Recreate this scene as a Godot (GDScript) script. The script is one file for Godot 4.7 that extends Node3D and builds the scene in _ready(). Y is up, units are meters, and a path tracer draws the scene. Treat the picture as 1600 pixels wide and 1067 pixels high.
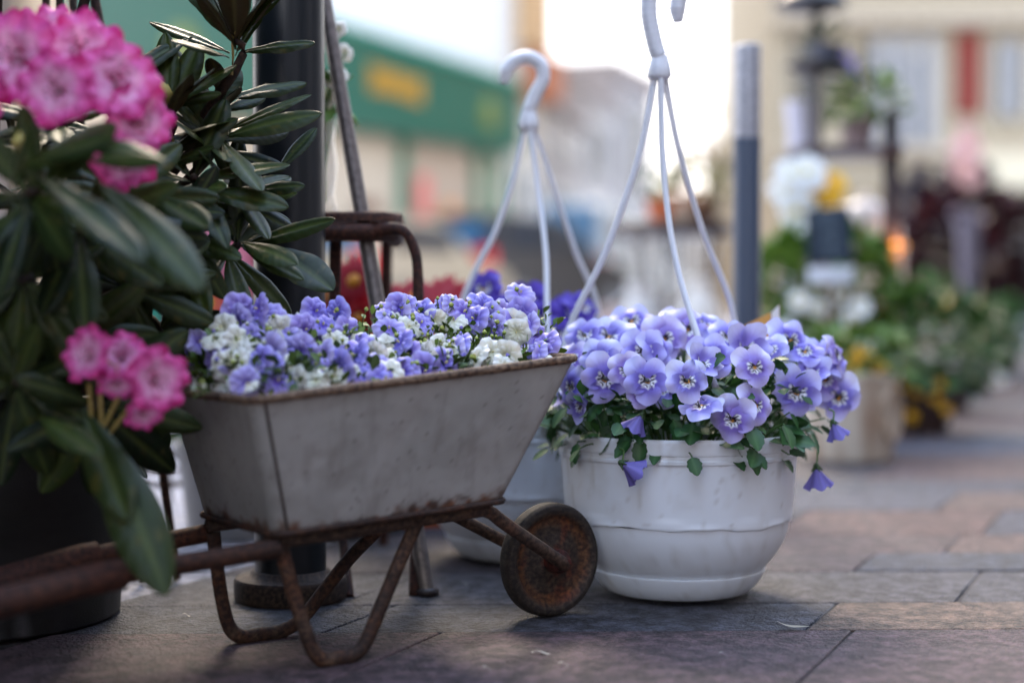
extends Node3D
# A flower stall on a pavement: zinc wheelbarrow planter, white hanging pots, rhododendron, street behind.

const F := 2400.0          # focal length in photograph pixels
const CAMH := 0.307
var tilt := atan(63.5 / F)
var rng := RandomNumberGenerator.new()
var noise := FastNoiseLite.new()
var M := {}

# ---------------------------------------------------------------- mesh builder
class MB:
	var v := PackedVector3Array()
	var c := PackedColorArray()
	var i := PackedInt32Array()
	var xf := Transform3D()
	func vert(p: Vector3, col: Color) -> int:
		v.append(xf * p); c.append(col)
		return v.size() - 1
	func tri(a: int, b: int, d: int):
		i.append(a); i.append(d); i.append(b)
	func quad(a: int, b: int, d: int, e: int):
		tri(a, b, d); tri(a, d, e)
	# f(u, w) -> [position, colour]; u across nu steps, w across nw steps
	func grid(nu: int, nw: int, f: Callable, flip := false):
		var s := v.size()
		for a in nu + 1:
			for b in nw + 1:
				var r = f.call(float(a) / nu, float(b) / nw)
				vert(r[0], r[1])
		for a in nu:
			for b in nw:
				var q := s + a * (nw + 1) + b
				if flip: quad(q, q + 1, q + nw + 2, q + nw + 1)
				else: quad(q, q + nw + 1, q + nw + 2, q + 1)
	func tube(pts: Array, radii, sides := 8, col = Color.WHITE, flat := 1.0, flat_dir := Vector3.UP):
		var s := v.size()
		var n := pts.size()
		for k in n:
			var t: Vector3 = (pts[mini(k + 1, n - 1)] - pts[maxi(k - 1, 0)]).normalized()
			var x := t.cross(flat_dir)
			if x.length() < 0.05: x = t.cross(Vector3.RIGHT)
			x = x.normalized()
			var y := x.cross(t).normalized()
			var r: float = radii[k] if radii is Array else radii
			for m in sides:
				var an := TAU * m / sides
				vert(pts[k] + x * cos(an) * r * flat + y * sin(an) * r, col.call(pts[k], an) if col is Callable else col)
		for k in n - 1:
			for m in sides:
				var q := s + k * sides
				quad(q + m, q + (m + 1) % sides, q + sides + (m + 1) % sides, q + sides + m)
		for e in [0, n - 1]:
			var cen := vert(pts[e], col.call(pts[e], 0.0) if col is Callable else col)
			for m in sides:
				var q: int = s + e * sides
				if e == 0: tri(cen, q + (m + 1) % sides, q + m)
				else: tri(cen, q + m, q + (m + 1) % sides)
	# profile of Vector2(radius, height); a repeated point makes a crisp edge
	func lathe(prof: Array, seg := 32, col = Color.WHITE, wob := 0.0):
		var s := v.size()
		for k in prof.size():
			for m in seg:
				var an := TAU * m / seg
				var r: float = prof[k].x * (1.0 + wob * sin(an * 3.0 + 1.0))
				var p := Vector3(cos(an) * r, prof[k].y, sin(an) * r)
				vert(p, col.call(p, an) if col is Callable else col)
		for k in prof.size() - 1:
			for m in seg:
				var q := s + k * seg
				quad(q + m, q + seg + m, q + seg + (m + 1) % seg, q + (m + 1) % seg)
	func box(cen: Vector3, size: Vector3, col = Color.WHITE, bev := 0.0, b := Basis()):
		var h := size / 2.0
		bev = minf(bev, minf(h.x, minf(h.y, h.z)) * 0.9)
		if bev <= 0.0:
			for ax in 3:
				for sg in [-1.0, 1.0]:
					var n := Vector3(); n[ax] = sg
					var p := Vector3(); p[(ax + 1) % 3] = 1.0
					var q := Vector3(); q[(ax + 2) % 3] = 1.0
					var ids := []
					for e in [[-1, -1], [1, -1], [1, 1], [-1, 1]]:
						ids.append(vert(cen + b * ((n + p * e[0] + q * e[1]) * h), col))
					if sg > 0: quad(ids[0], ids[1], ids[2], ids[3])
					else: quad(ids[3], ids[2], ids[1], ids[0])
			return
		var id := {}
		for sx in [-1, 1]:
			for sy in [-1, 1]:
				for sz in [-1, 1]:
					var sg := Vector3(sx, sy, sz)
					for ax in 3:
						var p := (h - Vector3.ONE * bev) * sg
						p[ax] = h[ax] * sg[ax]
						id[[sx, sy, sz, ax]] = vert(cen + b * p, col)
		var mid := func(ids: Array, out: Vector3):
			var a: Vector3 = v[ids[0]]; var b2: Vector3 = v[ids[1]]; var c2: Vector3 = v[ids[2]]
			if (b2 - a).cross(c2 - a).dot(out) < 0: ids.reverse()
			if ids.size() == 4: quad(ids[0], ids[1], ids[2], ids[3])
			else: tri(ids[0], ids[1], ids[2])
		var rot := xf.basis * b
		for ax in 3:
			for sg in [-1, 1]:
				var ids := []
				for e in [[-1, -1], [1, -1], [1, 1], [-1, 1]]:
					var k := [0, 0, 0]; k[ax] = sg; k[(ax + 1) % 3] = e[0]; k[(ax + 2) % 3] = e[1]
					ids.append(id[[k[0], k[1], k[2], ax]])
				var n := Vector3(); n[ax] = sg
				mid.call(ids, rot * n)
			for e in [[-1, -1], [1, -1], [1, 1], [-1, 1]]:
				var a1 := (ax + 1) % 3
				var a2 := (ax + 2) % 3
				var k0 := [0, 0, 0]; k0[ax] = -1; k0[a1] = e[0]; k0[a2] = e[1]
				var k1 := k0.duplicate(); k1[ax] = 1
				var n := Vector3(); n[a1] = e[0]; n[a2] = e[1]
				mid.call([id[[k0[0], k0[1], k0[2], a1]], id[[k1[0], k1[1], k1[2], a1]], id[[k1[0], k1[1], k1[2], a2]], id[[k0[0], k0[1], k0[2], a2]]], rot * n)
		for sx in [-1, 1]:
			for sy in [-1, 1]:
				for sz in [-1, 1]:
					mid.call([id[[sx, sy, sz, 0]], id[[sx, sy, sz, 1]], id[[sx, sy, sz, 2]]], rot * Vector3(sx, sy, sz))
	# upright prism over a polygon of Vector2(x, z), from y0 to y1, with a chamfer at the top
	func prism(poly: Array, y0: float, y1: float, col = Color.WHITE, bev := 0.0):
		var n := poly.size()
		var cen := Vector2()
		var area := 0.0
		for k in n:
			cen += poly[k] / n
			area += poly[k].cross(poly[(k + 1) % n])
		if area > 0: poly.reverse()
		var rings := []
		var lv := [[y0, 0.0], [y1 - bev, 0.0], [y1, bev]] if bev > 0 else [[y0, 0.0], [y1, 0.0]]
		for l in lv:
			var ring := []
			for p in poly:
				var q: Vector2 = p - (p - cen).normalized() * l[1] * 1.4
				ring.append(vert(Vector3(q.x, l[0], q.y), col))
			rings.append(ring)
		for k in rings.size() - 1:
			for m in n:
				quad(rings[k][m], rings[k][(m + 1) % n], rings[k + 1][(m + 1) % n], rings[k + 1][m])
		var top = rings[-1]
		if bev <= 0:
			top = []
			for p in poly: top.append(vert(Vector3(p.x, y1, p.y), col))
		for m in range(1, n - 1): tri(top[0], top[m], top[m + 1])
	func ball(cen: Vector3, r: Vector3, col = Color.WHITE, nu := 8, nw := 6):
		grid(nu, nw, func(u, w):
			var a: float = u * TAU
			var e: float = (w - 0.5) * PI
			var d := Vector3(cos(a) * cos(e), sin(e), -sin(a) * cos(e))
			return [cen + d * r, col.call(d, a) if col is Callable else col])
	func mesh() -> ArrayMesh:
		var nr := PackedVector3Array(); nr.resize(v.size())
		for k in range(0, i.size(), 3):
			var n := (v[i[k + 2]] - v[i[k]]).cross(v[i[k + 1]] - v[i[k]])
			nr[i[k]] += n; nr[i[k + 1]] += n; nr[i[k + 2]] += n
		for k in nr.size():
			nr[k] = nr[k].normalized() if nr[k].length_squared() > 1e-24 else Vector3.UP
		var a := []; a.resize(Mesh.ARRAY_MAX)
		a[Mesh.ARRAY_VERTEX] = v; a[Mesh.ARRAY_NORMAL] = nr; a[Mesh.ARRAY_COLOR] = c; a[Mesh.ARRAY_INDEX] = i
		var m := ArrayMesh.new()
		m.add_surface_from_arrays(Mesh.PRIMITIVE_TRIANGLES, a)
		return m

# ---------------------------------------------------------------- helpers
func S(r: float, g: float, b: float) -> Color:      # an sRGB colour 0..255 as linear values
	return Color(r / 255.0, g / 255.0, b / 255.0).srgb_to_linear()

func ray(px: float, py: float) -> Vector3:
	var y := (533.5 - py) / F
	return Vector3((px - 800.0) / F, y * cos(tilt) - sin(tilt), -cos(tilt) - y * sin(tilt))

func P(px: float, py: float, d: float) -> Vector3:  # measured point at depth d
	var r := ray(px, py)
	return Vector3(0, CAMH, 0) + r * (d / -r.z)

func G(px: float, py: float) -> Vector3:            # measured point on the ground
	var r := ray(px, py)
	return Vector3(0, CAMH, 0) + r * (CAMH / -r.y)

func numbered(called: String, parent: Node) -> String:
	if not parent.has_node(called): return called
	var used: Dictionary = parent.get_meta("_n") if parent.has_meta("_n") else {}
	var k: int = used.get(called, 0) + 1
	used[called] = k
	parent.set_meta("_n", used)
	return "%s_%03d" % [called, k]

func whole(n: Node) -> Transform3D:
	var t := Transform3D()
	while n != self and n != null:
		t = n.transform * t
		n = n.get_parent()
	return t

func tag(o: Node, label := "", category := "", group := "", kind := ""):
	if label: o.set_meta("label", label)
	if category: o.set_meta("category", category)
	if group: o.set_meta("group", group)
	if kind: o.set_meta("kind", kind)

func thing(called: String, label: String, category: String, at: Vector3, group := "") -> Node3D:
	var o := Node3D.new()
	o.name = numbered(called, self)
	add_child(o, true)
	o.position = at
	tag(o, label, category, group)
	return o

# shape in world coordinates (or placed by xf) as a named part of parent
func part(called: String, shape, mat: Material, parent: Node = self, xf := Transform3D()) -> MeshInstance3D:
	var o := MeshInstance3D.new()
	o.name = numbered(called, parent)
	o.mesh = shape.mesh() if shape is MB else shape
	o.material_override = mat
	parent.add_child(o, true)
	o.transform = whole(parent).affine_inverse() * xf
	return o

func facing(dir: Vector3, roll := 0.0) -> Basis:    # z looks along dir
	var z := dir.normalized()
	var x := Vector3.UP.cross(z)
	if x.length() < 0.02: x = Vector3.RIGHT
	x = x.normalized()
	return Basis(x, z.cross(x), z) * Basis(Vector3.BACK, roll)

func along(a: Vector3, b: Vector3, up: Vector3, wide := 1.0) -> Transform3D:   # y runs from a to b
	var y := b - a
	var l := y.length()
	y /= l
	var x := y.cross(up)
	if x.length() < 0.02: x = y.cross(Vector3.RIGHT)
	x = x.normalized()
	return Transform3D(Basis(x * l * wide, y * l, x.cross(y) * l), a)

func rr(a: float, b: float) -> float: return rng.randf_range(a, b)
func rv(s: float) -> Vector3: return Vector3(rr(-s, s), rr(-s, s), rr(-s, s))
func nz(p: Vector3, f: float) -> float: return noise.get_noise_3dv(p * f)

func smooth(pts: Array, n := 6) -> Array:           # Catmull-Rom through pts
	var out := []
	for k in pts.size() - 1:
		var a: Vector3 = pts[maxi(k - 1, 0)]
		var d: Vector3 = pts[mini(k + 2, pts.size() - 1)]
		for m in n: out.append(pts[k].cubic_interpolate(pts[k + 1], a, d, float(m) / n))
	out.append(pts[-1])
	return out

func noise_tex(seed_: int, freq: float, colors: Array, stops: Array, size := 512, normal := 0.0, oct := 5, gain := 0.5) -> NoiseTexture2D:
	var t := NoiseTexture2D.new()
	var n := FastNoiseLite.new()
	n.seed = seed_; n.frequency = freq; n.fractal_octaves = oct; n.fractal_gain = gain
	n.noise_type = FastNoiseLite.TYPE_SIMPLEX
	t.noise = n; t.width = size; t.height = size; t.seamless = true
	if normal > 0.0:
		t.as_normal_map = true; t.bump_strength = normal
	elif colors.size():
		var g := Gradient.new()
		g.colors = PackedColorArray(colors); g.offsets = PackedFloat32Array(stops)
		t.color_ramp = g
	return t

func mat(called: String, col := Color.WHITE, rough := 0.6, tex = null, scale := 4.0, normal = null, nscale := 1.0) -> StandardMaterial3D:
	var m := StandardMaterial3D.new()
	m.resource_name = called
	m.albedo_color = col.linear_to_srgb()
	m.vertex_color_use_as_albedo = true
	m.roughness = rough
	if tex or normal:
		m.uv1_triplanar = true; m.uv1_world_triplanar = true; m.uv1_scale = Vector3.ONE * scale
	if tex: m.albedo_texture = tex
	if normal:
		m.normal_enabled = true; m.normal_texture = normal; m.normal_scale = nscale
	M[called] = m
	return m

func materials():
	var g := func(x): return Color(x, x, x)
	var grain := noise_tex(3, 0.035, [g.call(0.5), g.call(0.8), g.call(0.92), g.call(1.0)], [0.1, 0.45, 0.7, 0.95], 1024)
	var speck := noise_tex(5, 0.012, [g.call(0.36), g.call(0.66), g.call(0.84), g.call(1.0)], [0.22, 0.46, 0.64, 0.8], 2048, 0.0, 6, 0.82)
	var bump := noise_tex(8, 0.09, [], [], 1024, 6.0)
	var grit := noise_tex(18, 0.05, [], [], 2048, 14.0, 4, 0.8)
	var soft := noise_tex(9, 0.02, [g.call(0.78), g.call(0.95), g.call(1.0)], [0.15, 0.5, 0.8], 512)
	var rusty := noise_tex(11, 0.03, [Color(0.42, 0.36, 0.33), Color(0.75, 0.68, 0.62), Color(1, 0.94, 0.86)], [0.25, 0.5, 0.75], 512)
	mat("slab", Color.WHITE, 0.6, speck, 1.1, grit, 0.8)
	mat("ground", Color.WHITE, 0.8, grain, 0.9, bump, 0.5)
	mat("zinc", Color.WHITE, 0.5).metallic = 0.2
	mat("rust", Color.WHITE, 0.75, rusty, 9.0, bump, 0.5)
	mat("plastic", Color.WHITE, 0.38)
	mat("black_plastic", Color.WHITE, 0.45, soft, 5.0, bump, 0.15)
	mat("paint", Color.WHITE, 0.34)
	mat("wall", Color.WHITE, 0.85, soft, 0.7)
	mat("matte", Color.WHITE, 0.8)
	mat("metal", Color.WHITE, 0.4, soft, 8.0).metallic = 0.5
	mat("glazing", Color.WHITE, 0.08).metallic = 0.1
	mat("soil", Color.WHITE, 0.95, grain, 8.0, bump, 1.0)
	var p := mat("petal", Color.WHITE, 0.55)
	p.backlight_enabled = true; p.backlight = Color(0.5, 0.5, 0.5)
	p = mat("leaf", Color.WHITE, 0.42)
	p.metallic_specular = 0.36
	p.backlight_enabled = true; p.backlight = Color(0.24, 0.28, 0.1)
	p = mat("soft_leaf", Color.WHITE, 0.5)
	p.backlight_enabled = true; p.backlight = Color(0.3, 0.34, 0.16)
	p = mat("clear_glass", Color(0.95, 0.97, 0.96), 0.03)
	p.vertex_color_use_as_albedo = false
	p.albedo_color.a = 0.14; p.transparency = BaseMaterial3D.TRANSPARENCY_ALPHA
	p = mat("glow", S(255, 190, 110), 0.5)
	p.emission_enabled = true; p.emission = Color(1.0, 0.62, 0.28); p.emission_energy_multiplier = 0.22

# ---------------------------------------------------------------- the script
func _ready():
	rng.seed = 20
	noise.seed = 4; noise.frequency = 1.0; noise.fractal_octaves = 4
	noise.noise_type = FastNoiseLite.TYPE_SIMPLEX

	# camera
	var cam := Camera3D.new()
	cam.name = "camera"
	var at := CameraAttributesPhysical.new()
	at.frustum_focal_length = 54.0
	at.frustum_focus_distance = 1.43
	at.frustum_near = 0.05
	at.frustum_far = 900.0
	at.exposure_aperture = 1.8
	cam.attributes = at
	add_child(cam)
	cam.position = Vector3(0, CAMH, 0)
	cam.rotation.x = -tilt
	cam.fov = rad_to_deg(2.0 * atan(533.5 / F))
	cam.near = 0.05; cam.far = 900.0

	# sky, daylight
	var we := WorldEnvironment.new()
	we.name = "world_environment"
	var env := Environment.new()
	var sm := ProceduralSkyMaterial.new()
	sm.sky_top_color = Color(0.74, 0.84, 1.0)
	sm.sky_horizon_color = Color(1.0, 0.955, 0.89)
	sm.sky_curve = 0.25
	sm.sky_energy_multiplier = 1.0
	sm.ground_bottom_color = Color(0.3, 0.3, 0.3)
	sm.ground_horizon_color = Color(0.6, 0.6, 0.6)
	var sky := Sky.new(); sky.sky_material = sm
	env.background_mode = Environment.BG_SKY; env.sky = sky
	env.tonemap_mode = Environment.TONE_MAPPER_LINEAR
	env.tonemap_exposure = 4.1
	env.sdfgi_enabled = true; env.ssao_enabled = true; env.ssil_enabled = true
	we.environment = env
	add_child(we)
	var sun := DirectionalLight3D.new()
	sun.name = "sun"
	sun.light_energy = 0.4
	sun.light_color = Color(1.0, 0.93, 0.84)
	sun.light_angular_distance = 20.0
	sun.shadow_enabled = true
	add_child(sun)
	sun.rotation = Vector3(deg_to_rad(-42), deg_to_rad(190), 0)

	materials()
	setting()
	buildings()
	vehicles()
	wheelbarrow()
	bellflowers()
	pots()
	poles_and_table()
	rhododendron()
	stall_behind()
	litter()
	awning()

# ---------------------------------------------------------------- ground
const LINE := 0.445        # the street runs 24 degrees to the right of the view
func edge_x(d: float) -> float: return -0.40 + LINE * (d - 1.542)

func setting():
	var b := MB.new()
	b.box(Vector3(0, -0.254, -300), Vector3(900, 0.5, 800), S(188, 184, 190))
	tag(part("road", b, M.ground), "pale grey street surface beyond the paving slabs", "", "", "structure")
	# bed of the pavement, right of the line
	b = MB.new()
	b.prism([Vector2(edge_x(0.6), -0.6), Vector2(6.0, -0.6), Vector2(18.0, -26.0), Vector2(edge_x(26.0), -26.0)], -0.01, 0.0016, S(66, 58, 57))
	var pave := part("pavement", b, M.ground)
	tag(pave, "purple and slate blue stone slab pavement", "", "", "structure")
	# rows of slabs: [far edge depth], joints run with the street
	var rows := [0.62, 0.86, 1.125, 1.405, 1.535, 1.715, 1.835, 1.99, 2.22, 2.42, 2.60, 2.86, 3.05, 3.33, 3.56, 3.88, 4.2, 4.55, 4.9, 5.3, 5.8]
	var tints := [S(100, 88, 88), S(102, 78, 78), S(88, 70, 76), S(74, 76, 90), S(112, 80, 74), S(82, 82, 96), S(76, 64, 72), S(118, 90, 82)]
	for k in rows.size() - 1:
		var d0: float = rows[k]
		var d1: float = rows[k + 1]
		var x := -0.86 + rr(0, 0.2)                   # sheared coordinate: x at depth 1.542
		if k == 3: x = 0.33 - 0.44 * 3
		if k == 4: x = 0.449 - 0.62 * 2
		while x < 3.4:
			var w := rr(0.26, 0.52)
			if k == 3: w = 0.44
			elif k == 4: w = 0.62
			var xa := x
			var xb := x + w
			x = xb
			var lim := -0.40
			if xb < lim + 0.05: continue
			xa = maxf(xa, lim)
			var gap := 0.0016
			var poly := []
			for e in [[xa + gap, d0 + gap], [xb - gap, d0 + gap], [xb - gap, d1 - gap], [xa + gap, d1 - gap]]:
				var d: float = e[1] + 0.03 * (0.3 - e[0]) * -0.8
				poly.append(Vector2(e[0] + LINE * (d - 1.542), -d))
			if poly[0].x > 0.55 * d1 + 0.35 or poly[1].x < -0.5 * d1 - 0.3: continue
			var col: Color = tints[rng.randi() % tints.size()] * rr(1.05, 1.35)
			if k == 3 and absf(xa - 0.33) < 0.02: col = S(136, 110, 94)
			elif k == 3: col = S(88, 88, 98)
			elif k == 2: col = S(112, 88, 92)
			elif k == 4: col = S(98, 94, 100)
			b = MB.new()
			b.prism(poly, -0.006, 0.004 + rr(-0.0008, 0.0008), col, 0.0016)
			part("paving_slab", b, M.slab, pave)
	b = MB.new()
	b.prism([Vector2(edge_x(5.81) + 0.1, -5.81), Vector2(6.0, -5.81), Vector2(16.0, -26.0), Vector2(edge_x(26.0) + 0.1, -26.0)], -0.006, 0.004, S(116, 108, 112))
	part("far_paving", b, M.slab, pave)

func awning():
	# unseen canvas roof above the frame, placed to darken the plants on the left
	var t := thing("unseen_awning", "unseen grey green canvas awning above the view, placed to darken the left side", "awning", Vector3(-1.0, 1.75, -0.6))
	var b := MB.new()
	for k in [0, 1]:
		b.grid(14, 10, func(u, w):
			var x := lerpf(-2.6, -0.62, u)
			var z := lerpf(-2.2, 1.5, w)
			return [Vector3(x, 1.95 - 0.14 * u - 0.03 * sin(w * PI * 4.0) * sin(u * PI) - 0.006 * k, z), S(92, 104, 96)], k == 1)
	part("canvas", b, M.matte, t)
	b = MB.new()
	for k in [0, 1]:
		b.grid(30, 8, func(u, w):
			var z := lerpf(-2.2, 1.5, u)
			return [Vector3(-1.25 + 0.03 * sin(u * 60.0) * w - 0.006 * k, lerpf(1.83, 0.03, w), z), S(58, 64, 60)], k == 0)
	part("unseen_side_curtain", b, M.matte, t)  # canvas drop out of view on the left, placed to darken the lower left
	b = MB.new()
	for z in [-2.2, -1.56, 0.0, 1.5]:
		b.tube([Vector3(-2.6, 1.93, z), Vector3(-0.62, 1.79, z)], 0.012, 8, S(60, 62, 66))
	b.tube([Vector3(-0.62, 1.79, -2.2), Vector3(-0.62, 1.79, 1.5)], 0.012, 8, S(60, 62, 66))
	part("frame", b, M.paint, t)

func litter():
	# a dry pale leaf and crumbs on the slabs in front
	var b := MB.new()
	var p := G(1240, 992) + Vector3(0, 0.006, 0)
	b.grid(8, 2, func(u, w):
		var x: float = (u - 0.5) * 0.030
		return [p + Vector3(x, 0.002 + 0.006 * pow(maxf(0.0, 0.55 - u) * 1.6, 2.0), (w - 0.5) * 0.009 * sin(PI * clampf(u, 0.05, 0.95))), S(168, 160, 142)])
	tag(part("dry_leaf", b, M.petal), "pale curled dry leaf lying on the slabs before the white pot", "leaf")
	var spots := [[845, 1030, 0.008], [880, 1048, 0.004], [1130, 1032, 0.0035], [760, 1055, 0.004], [290, 970, 0.004], [725, 920, 0.004], [1335, 905, 0.005]]
	for s in spots:
		b = MB.new()
		var q: Vector3 = G(s[0], s[1]) + Vector3(0, 0.006, 0)
		b.grid(6, 2, func(u, w):
			return [q + Vector3((u - 0.5) * s[2] * 2.0, 0.0015 * sin(u * 5.0), (w - 0.5) * s[2] * (0.6 + 0.4 * sin(u * 7.0 + s[0]))), S(176, 170, 160)])
		tag(part("fallen_petal", b, M.petal), ["small pale petal scrap on the front slab below the wheel, leftmost", "tiny pale scrap on the front slab right of the larger petal scrap", "tiny pale scrap on the front slab below the white pot", "tiny pale scrap at the front edge of the slabs", "tiny pale scrap on the slab left of the barrow legs", "tiny pale scrap on the slab beyond the barrow's near leg", "tiny pale scrap on the slab right of the white pot"][spots.find(s)], "petal")

# ---------------------------------------------------------------- buildings
func along_street(px: float, d: float, px2: float) -> Vector3:   # foot of the ray px2 on the street-parallel line through (px, d)
	var x0 := (px - 800.0) / F * d
	var k := (px2 - 800.0) / F
	var s := (k * d - x0) / (0.407 - k * 0.914)
	return Vector3(x0 + 0.407 * s, 0, -(d + 0.914 * s))

func wall_box(b: MB, a: Vector3, c: Vector3, y0: float, y1: float, thick: float, out: float, col: Color, bev := 0.0):
	# a box along the ground line a..c; thick behind the line, out in front (towards the right hand of a->c)
	var dir := (c - a); dir.y = 0
	var l := dir.length()
	dir /= l
	var n := dir.cross(Vector3.UP)          # right of the walking direction
	var m := (a + c) / 2.0; m.y = (y0 + y1) / 2.0
	b.box(m + n * (out - thick) / 2.0, Vector3(l, y1 - y0, thick + out), col, bev, Basis(dir, Vector3.UP, n))

func windows(parent: Node, a: Vector3, c: Vector3, list: Array, wallc: Color):
	# each: [s0, s1 along the line in metres, y0, y1, frame colour, pane colour]
	var dir := (c - a).normalized()
	for w in list:
		var p0: Vector3 = a + dir * w[0]
		var p1: Vector3 = a + dir * w[1]
		var f := MB.new()
		var t := 0.09
		wall_box(f, p0, p0 + dir * t, w[2], w[3], 0.0, 0.07, w[4])
		wall_box(f, p1 - dir * t, p1, w[2], w[3], 0.0, 0.07, w[4])
		var mid := (p0 + p1) / 2.0
		wall_box(f, mid - dir * t / 2, mid + dir * t / 2, w[2] + t, w[3] - t, 0.0, 0.06, w[4])
		wall_box(f, p0 + dir * t, p1 - dir * t, w[2], w[2] + t, 0.0, 0.07, w[4])
		wall_box(f, p0 + dir * t, p1 - dir * t, w[3] - t, w[3], 0.0, 0.07, w[4])
		var win := part("window", f, M.paint, parent)
		var g := MB.new()
		wall_box(g, p0 + dir * t, p1 - dir * t, w[2] + t, w[3] - t, 0.0, 0.02, w[5])
		part("pane", g, M.glazing, win)
		var sl := MB.new()
		wall_box(sl, p0 - dir * 0.06, p1 + dir * 0.06, w[2] - 0.1, w[2] - 0.005, 0.0, 0.12, wallc)
		part("sill", sl, M.wall, win)

func buildings():
	# shop with the green fascia across the street
	var d1 := 19.0
	var a := along_street(534, d1, 30)
	var e := along_street(534, d1, 787)
	var dir := (e - a).normalized()
	var L := (e - a).length()
	var t := thing("corner_shop", "white building with a green shopfront fascia across the street", "building", (a + e) / 2.0)
	var top := CAMH + 406.0 / F * d1
	var low := CAMH + 251.0 / F * d1
	var b := MB.new()
	wall_box(b, a, e, top - 0.05, 12.0, 5.0, 0.0, S(238, 236, 232))
	part("wall", b, M.wall, t)
	var n := dir.cross(Vector3.UP)
	# fascia board: its lower edge rises away from us less than the street does
	b = MB.new()
	var p0 := a + n * 0.02
	var p1 := e + n * 0.02
	for k in [0, 1]:
		pass
	var y0a := low - 0.02
	var y0b := top - 0.96 - 0.02
	var fc := S(11, 84, 64)
	var q := []
	for o in [0.0, 0.28]:
		for w in [[p0, y0a], [p1, y0b], [p1, top], [p0, top]]:
			q.append(w[0] + n * o + Vector3(0, w[1], 0))
	var face := func(mb: MB, i0, i1, i2, i3, col): mb.quad(mb.vert(q[i0], col), mb.vert(q[i1], col), mb.vert(q[i2], col), mb.vert(q[i3], col))
	for f in [[4, 5, 6, 7], [0, 4, 7, 3], [5, 1, 2, 6], [7, 6, 2, 3], [0, 1, 5, 4]]: face.call(b, f[0], f[1], f[2], f[3], fc)
	var fas := part("fascia", b, M.paint, t)
	b = MB.new()
	wall_box(b, a + n * 0.3, e + n * 0.3, top + 0.002, top + 0.09, 0.3, 0.06, S(30, 128, 104))
	part("cornice", b, M.paint, fas)
	# faded yellow lettering, unreadable at this distance: short strokes of unequal height
	var lx := along_street(534, d1, 545)
	var l1 := along_street(534, d1, 622)
	rng.seed = 77
	var ls := (lx - a).dot(dir)
	var le := (l1 - a).dot(dir)
	var s := ls
	while s < le:
		var w := rr(0.09, 0.15)
		b = MB.new()
		wall_box(b, a + dir * s + n * 0.3, a + dir * (s + w) + n * 0.3, top - 0.62 + rr(-0.03, 0.03), top - 0.30 + rr(-0.06, 0.03), 0.0, 0.025, S(176, 130, 40))
		part("lettering", b, M.paint, fas)
		s += w + 0.05
	for px in [735, 250]:
		var c0 := along_street(534, d1, px)
		b = MB.new()
		var cc := c0 + n * 0.3 + Vector3(0, (top - 0.52) if px > 500 else (top - 0.75), 0)
		b.xf = Transform3D(Basis(dir, Vector3.UP, n) * Basis(Vector3.RIGHT, PI / 2), cc)
		b.lathe([Vector2(0.0, 0.03), Vector2(0.22 if px > 500 else 0.3, 0.03), Vector2(0.24 if px > 500 else 0.32, 0.0)], 20, S(104, 116, 48))
		part("emblem", b, M.paint, fas)
	# shop windows below
	b = MB.new()
	wall_box(b, a, e, 0.0, low - 0.03, 0.3, -0.12, S(176, 152, 128))
	part("shopfront", b, M.wall, t)
	b = MB.new()
	wall_box(b, a, e, 0.0, 0.45, 0.1, 0.06, S(24, 96, 78))
	part("stall_riser", b, M.paint, t)
	for px in [70, 330, 460, 628, 745, 778]:
		var c0 := along_street(534, d1, px)
		b = MB.new()
		wall_box(b, c0 - dir * 0.08, c0 + dir * 0.08, 0.45, y0b + 0.02, 0.1, 0.07, S(24, 118, 92))
		part("mullion", b, M.paint, t)
	var cols := [S(196, 176, 150), S(202, 184, 158), S(206, 190, 168), S(190, 170, 150), S(210, 196, 172)]
	var pxs := [70, 330, 460, 628, 745, 778]
	for k in 5:
		var c0 := along_street(534, d1, pxs[k]) + dir * 0.09
		var c1 := along_street(534, d1, pxs[k + 1]) - dir * 0.09
		b = MB.new()
		wall_box(b, c0, c1, 0.46, y0b - 0.1, 0.09, -0.02, cols[k])
		part("pane", b, M.glazing, t)
	for w in [[650, 668, 0.9, 2.0, S(226, 120, 110)], [668, 690, 0.5, 1.5, S(226, 176, 84)], [694, 712, 0.8, 1.7, S(216, 150, 96)], [560, 590, 0.8, 1.6, S(120, 84, 66)]]:
		var c0 := along_street(534, d1, w[0])
		var c1 := along_street(534, d1, w[1])
		b = MB.new()
		wall_box(b, c0, c1, w[2], w[3], 0.0, 0.03, w[4])
		part("poster", b, M.matte, t)
	# cream and grey-brown house left of it, a strip at the frame's corner
	var h0 := along_street(534, d1, -260)
	var h1 := along_street(534, d1, 24)
	t = thing("brown_house", "grey brown house at the left end of the street", "building", (h0 + h1) / 2.0)
	b = MB.new()
	wall_box(b, h0, h1, 0.0, 9.0, 4.0, 0.1, S(120, 106, 94))
	part("wall", b, M.wall, t)
	b = MB.new()
	wall_box(b, along_street(534, d1, 18), along_street(534, d1, 54), 0.0, 9.0, 0.3, 0.34, S(224, 196, 160))
	part("pilaster", b, M.wall, t)
	windows(t, h0, h1, [[0.6, 1.9, 1.0, 2.6, S(220, 214, 200), S(60, 66, 70)], [0.6, 1.9, 4.2, 6.0, S(220, 214, 200), S(60, 66, 70)]], S(170, 160, 150))
	# tan house past the shop
	var k0 := along_street(534, d1, 789)
	var k1 := along_street(534, d1, 853)
	t = thing("tan_house", "narrow tan house past the green shop", "building", (k0 + k1) / 2.0)
	b = MB.new()
	wall_box(b, k0, k1, 0.0, 10.0, 4.0, -0.1, S(214, 206, 190))
	part("wall", b, M.wall, t)
	b = MB.new()
	wall_box(b, along_street(534, d1, 816), k1, 4.3, 10.0, 0.5, 0.12, S(212, 174, 128))
	part("pillar", b, M.wall, t)
	b = MB.new()
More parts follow.
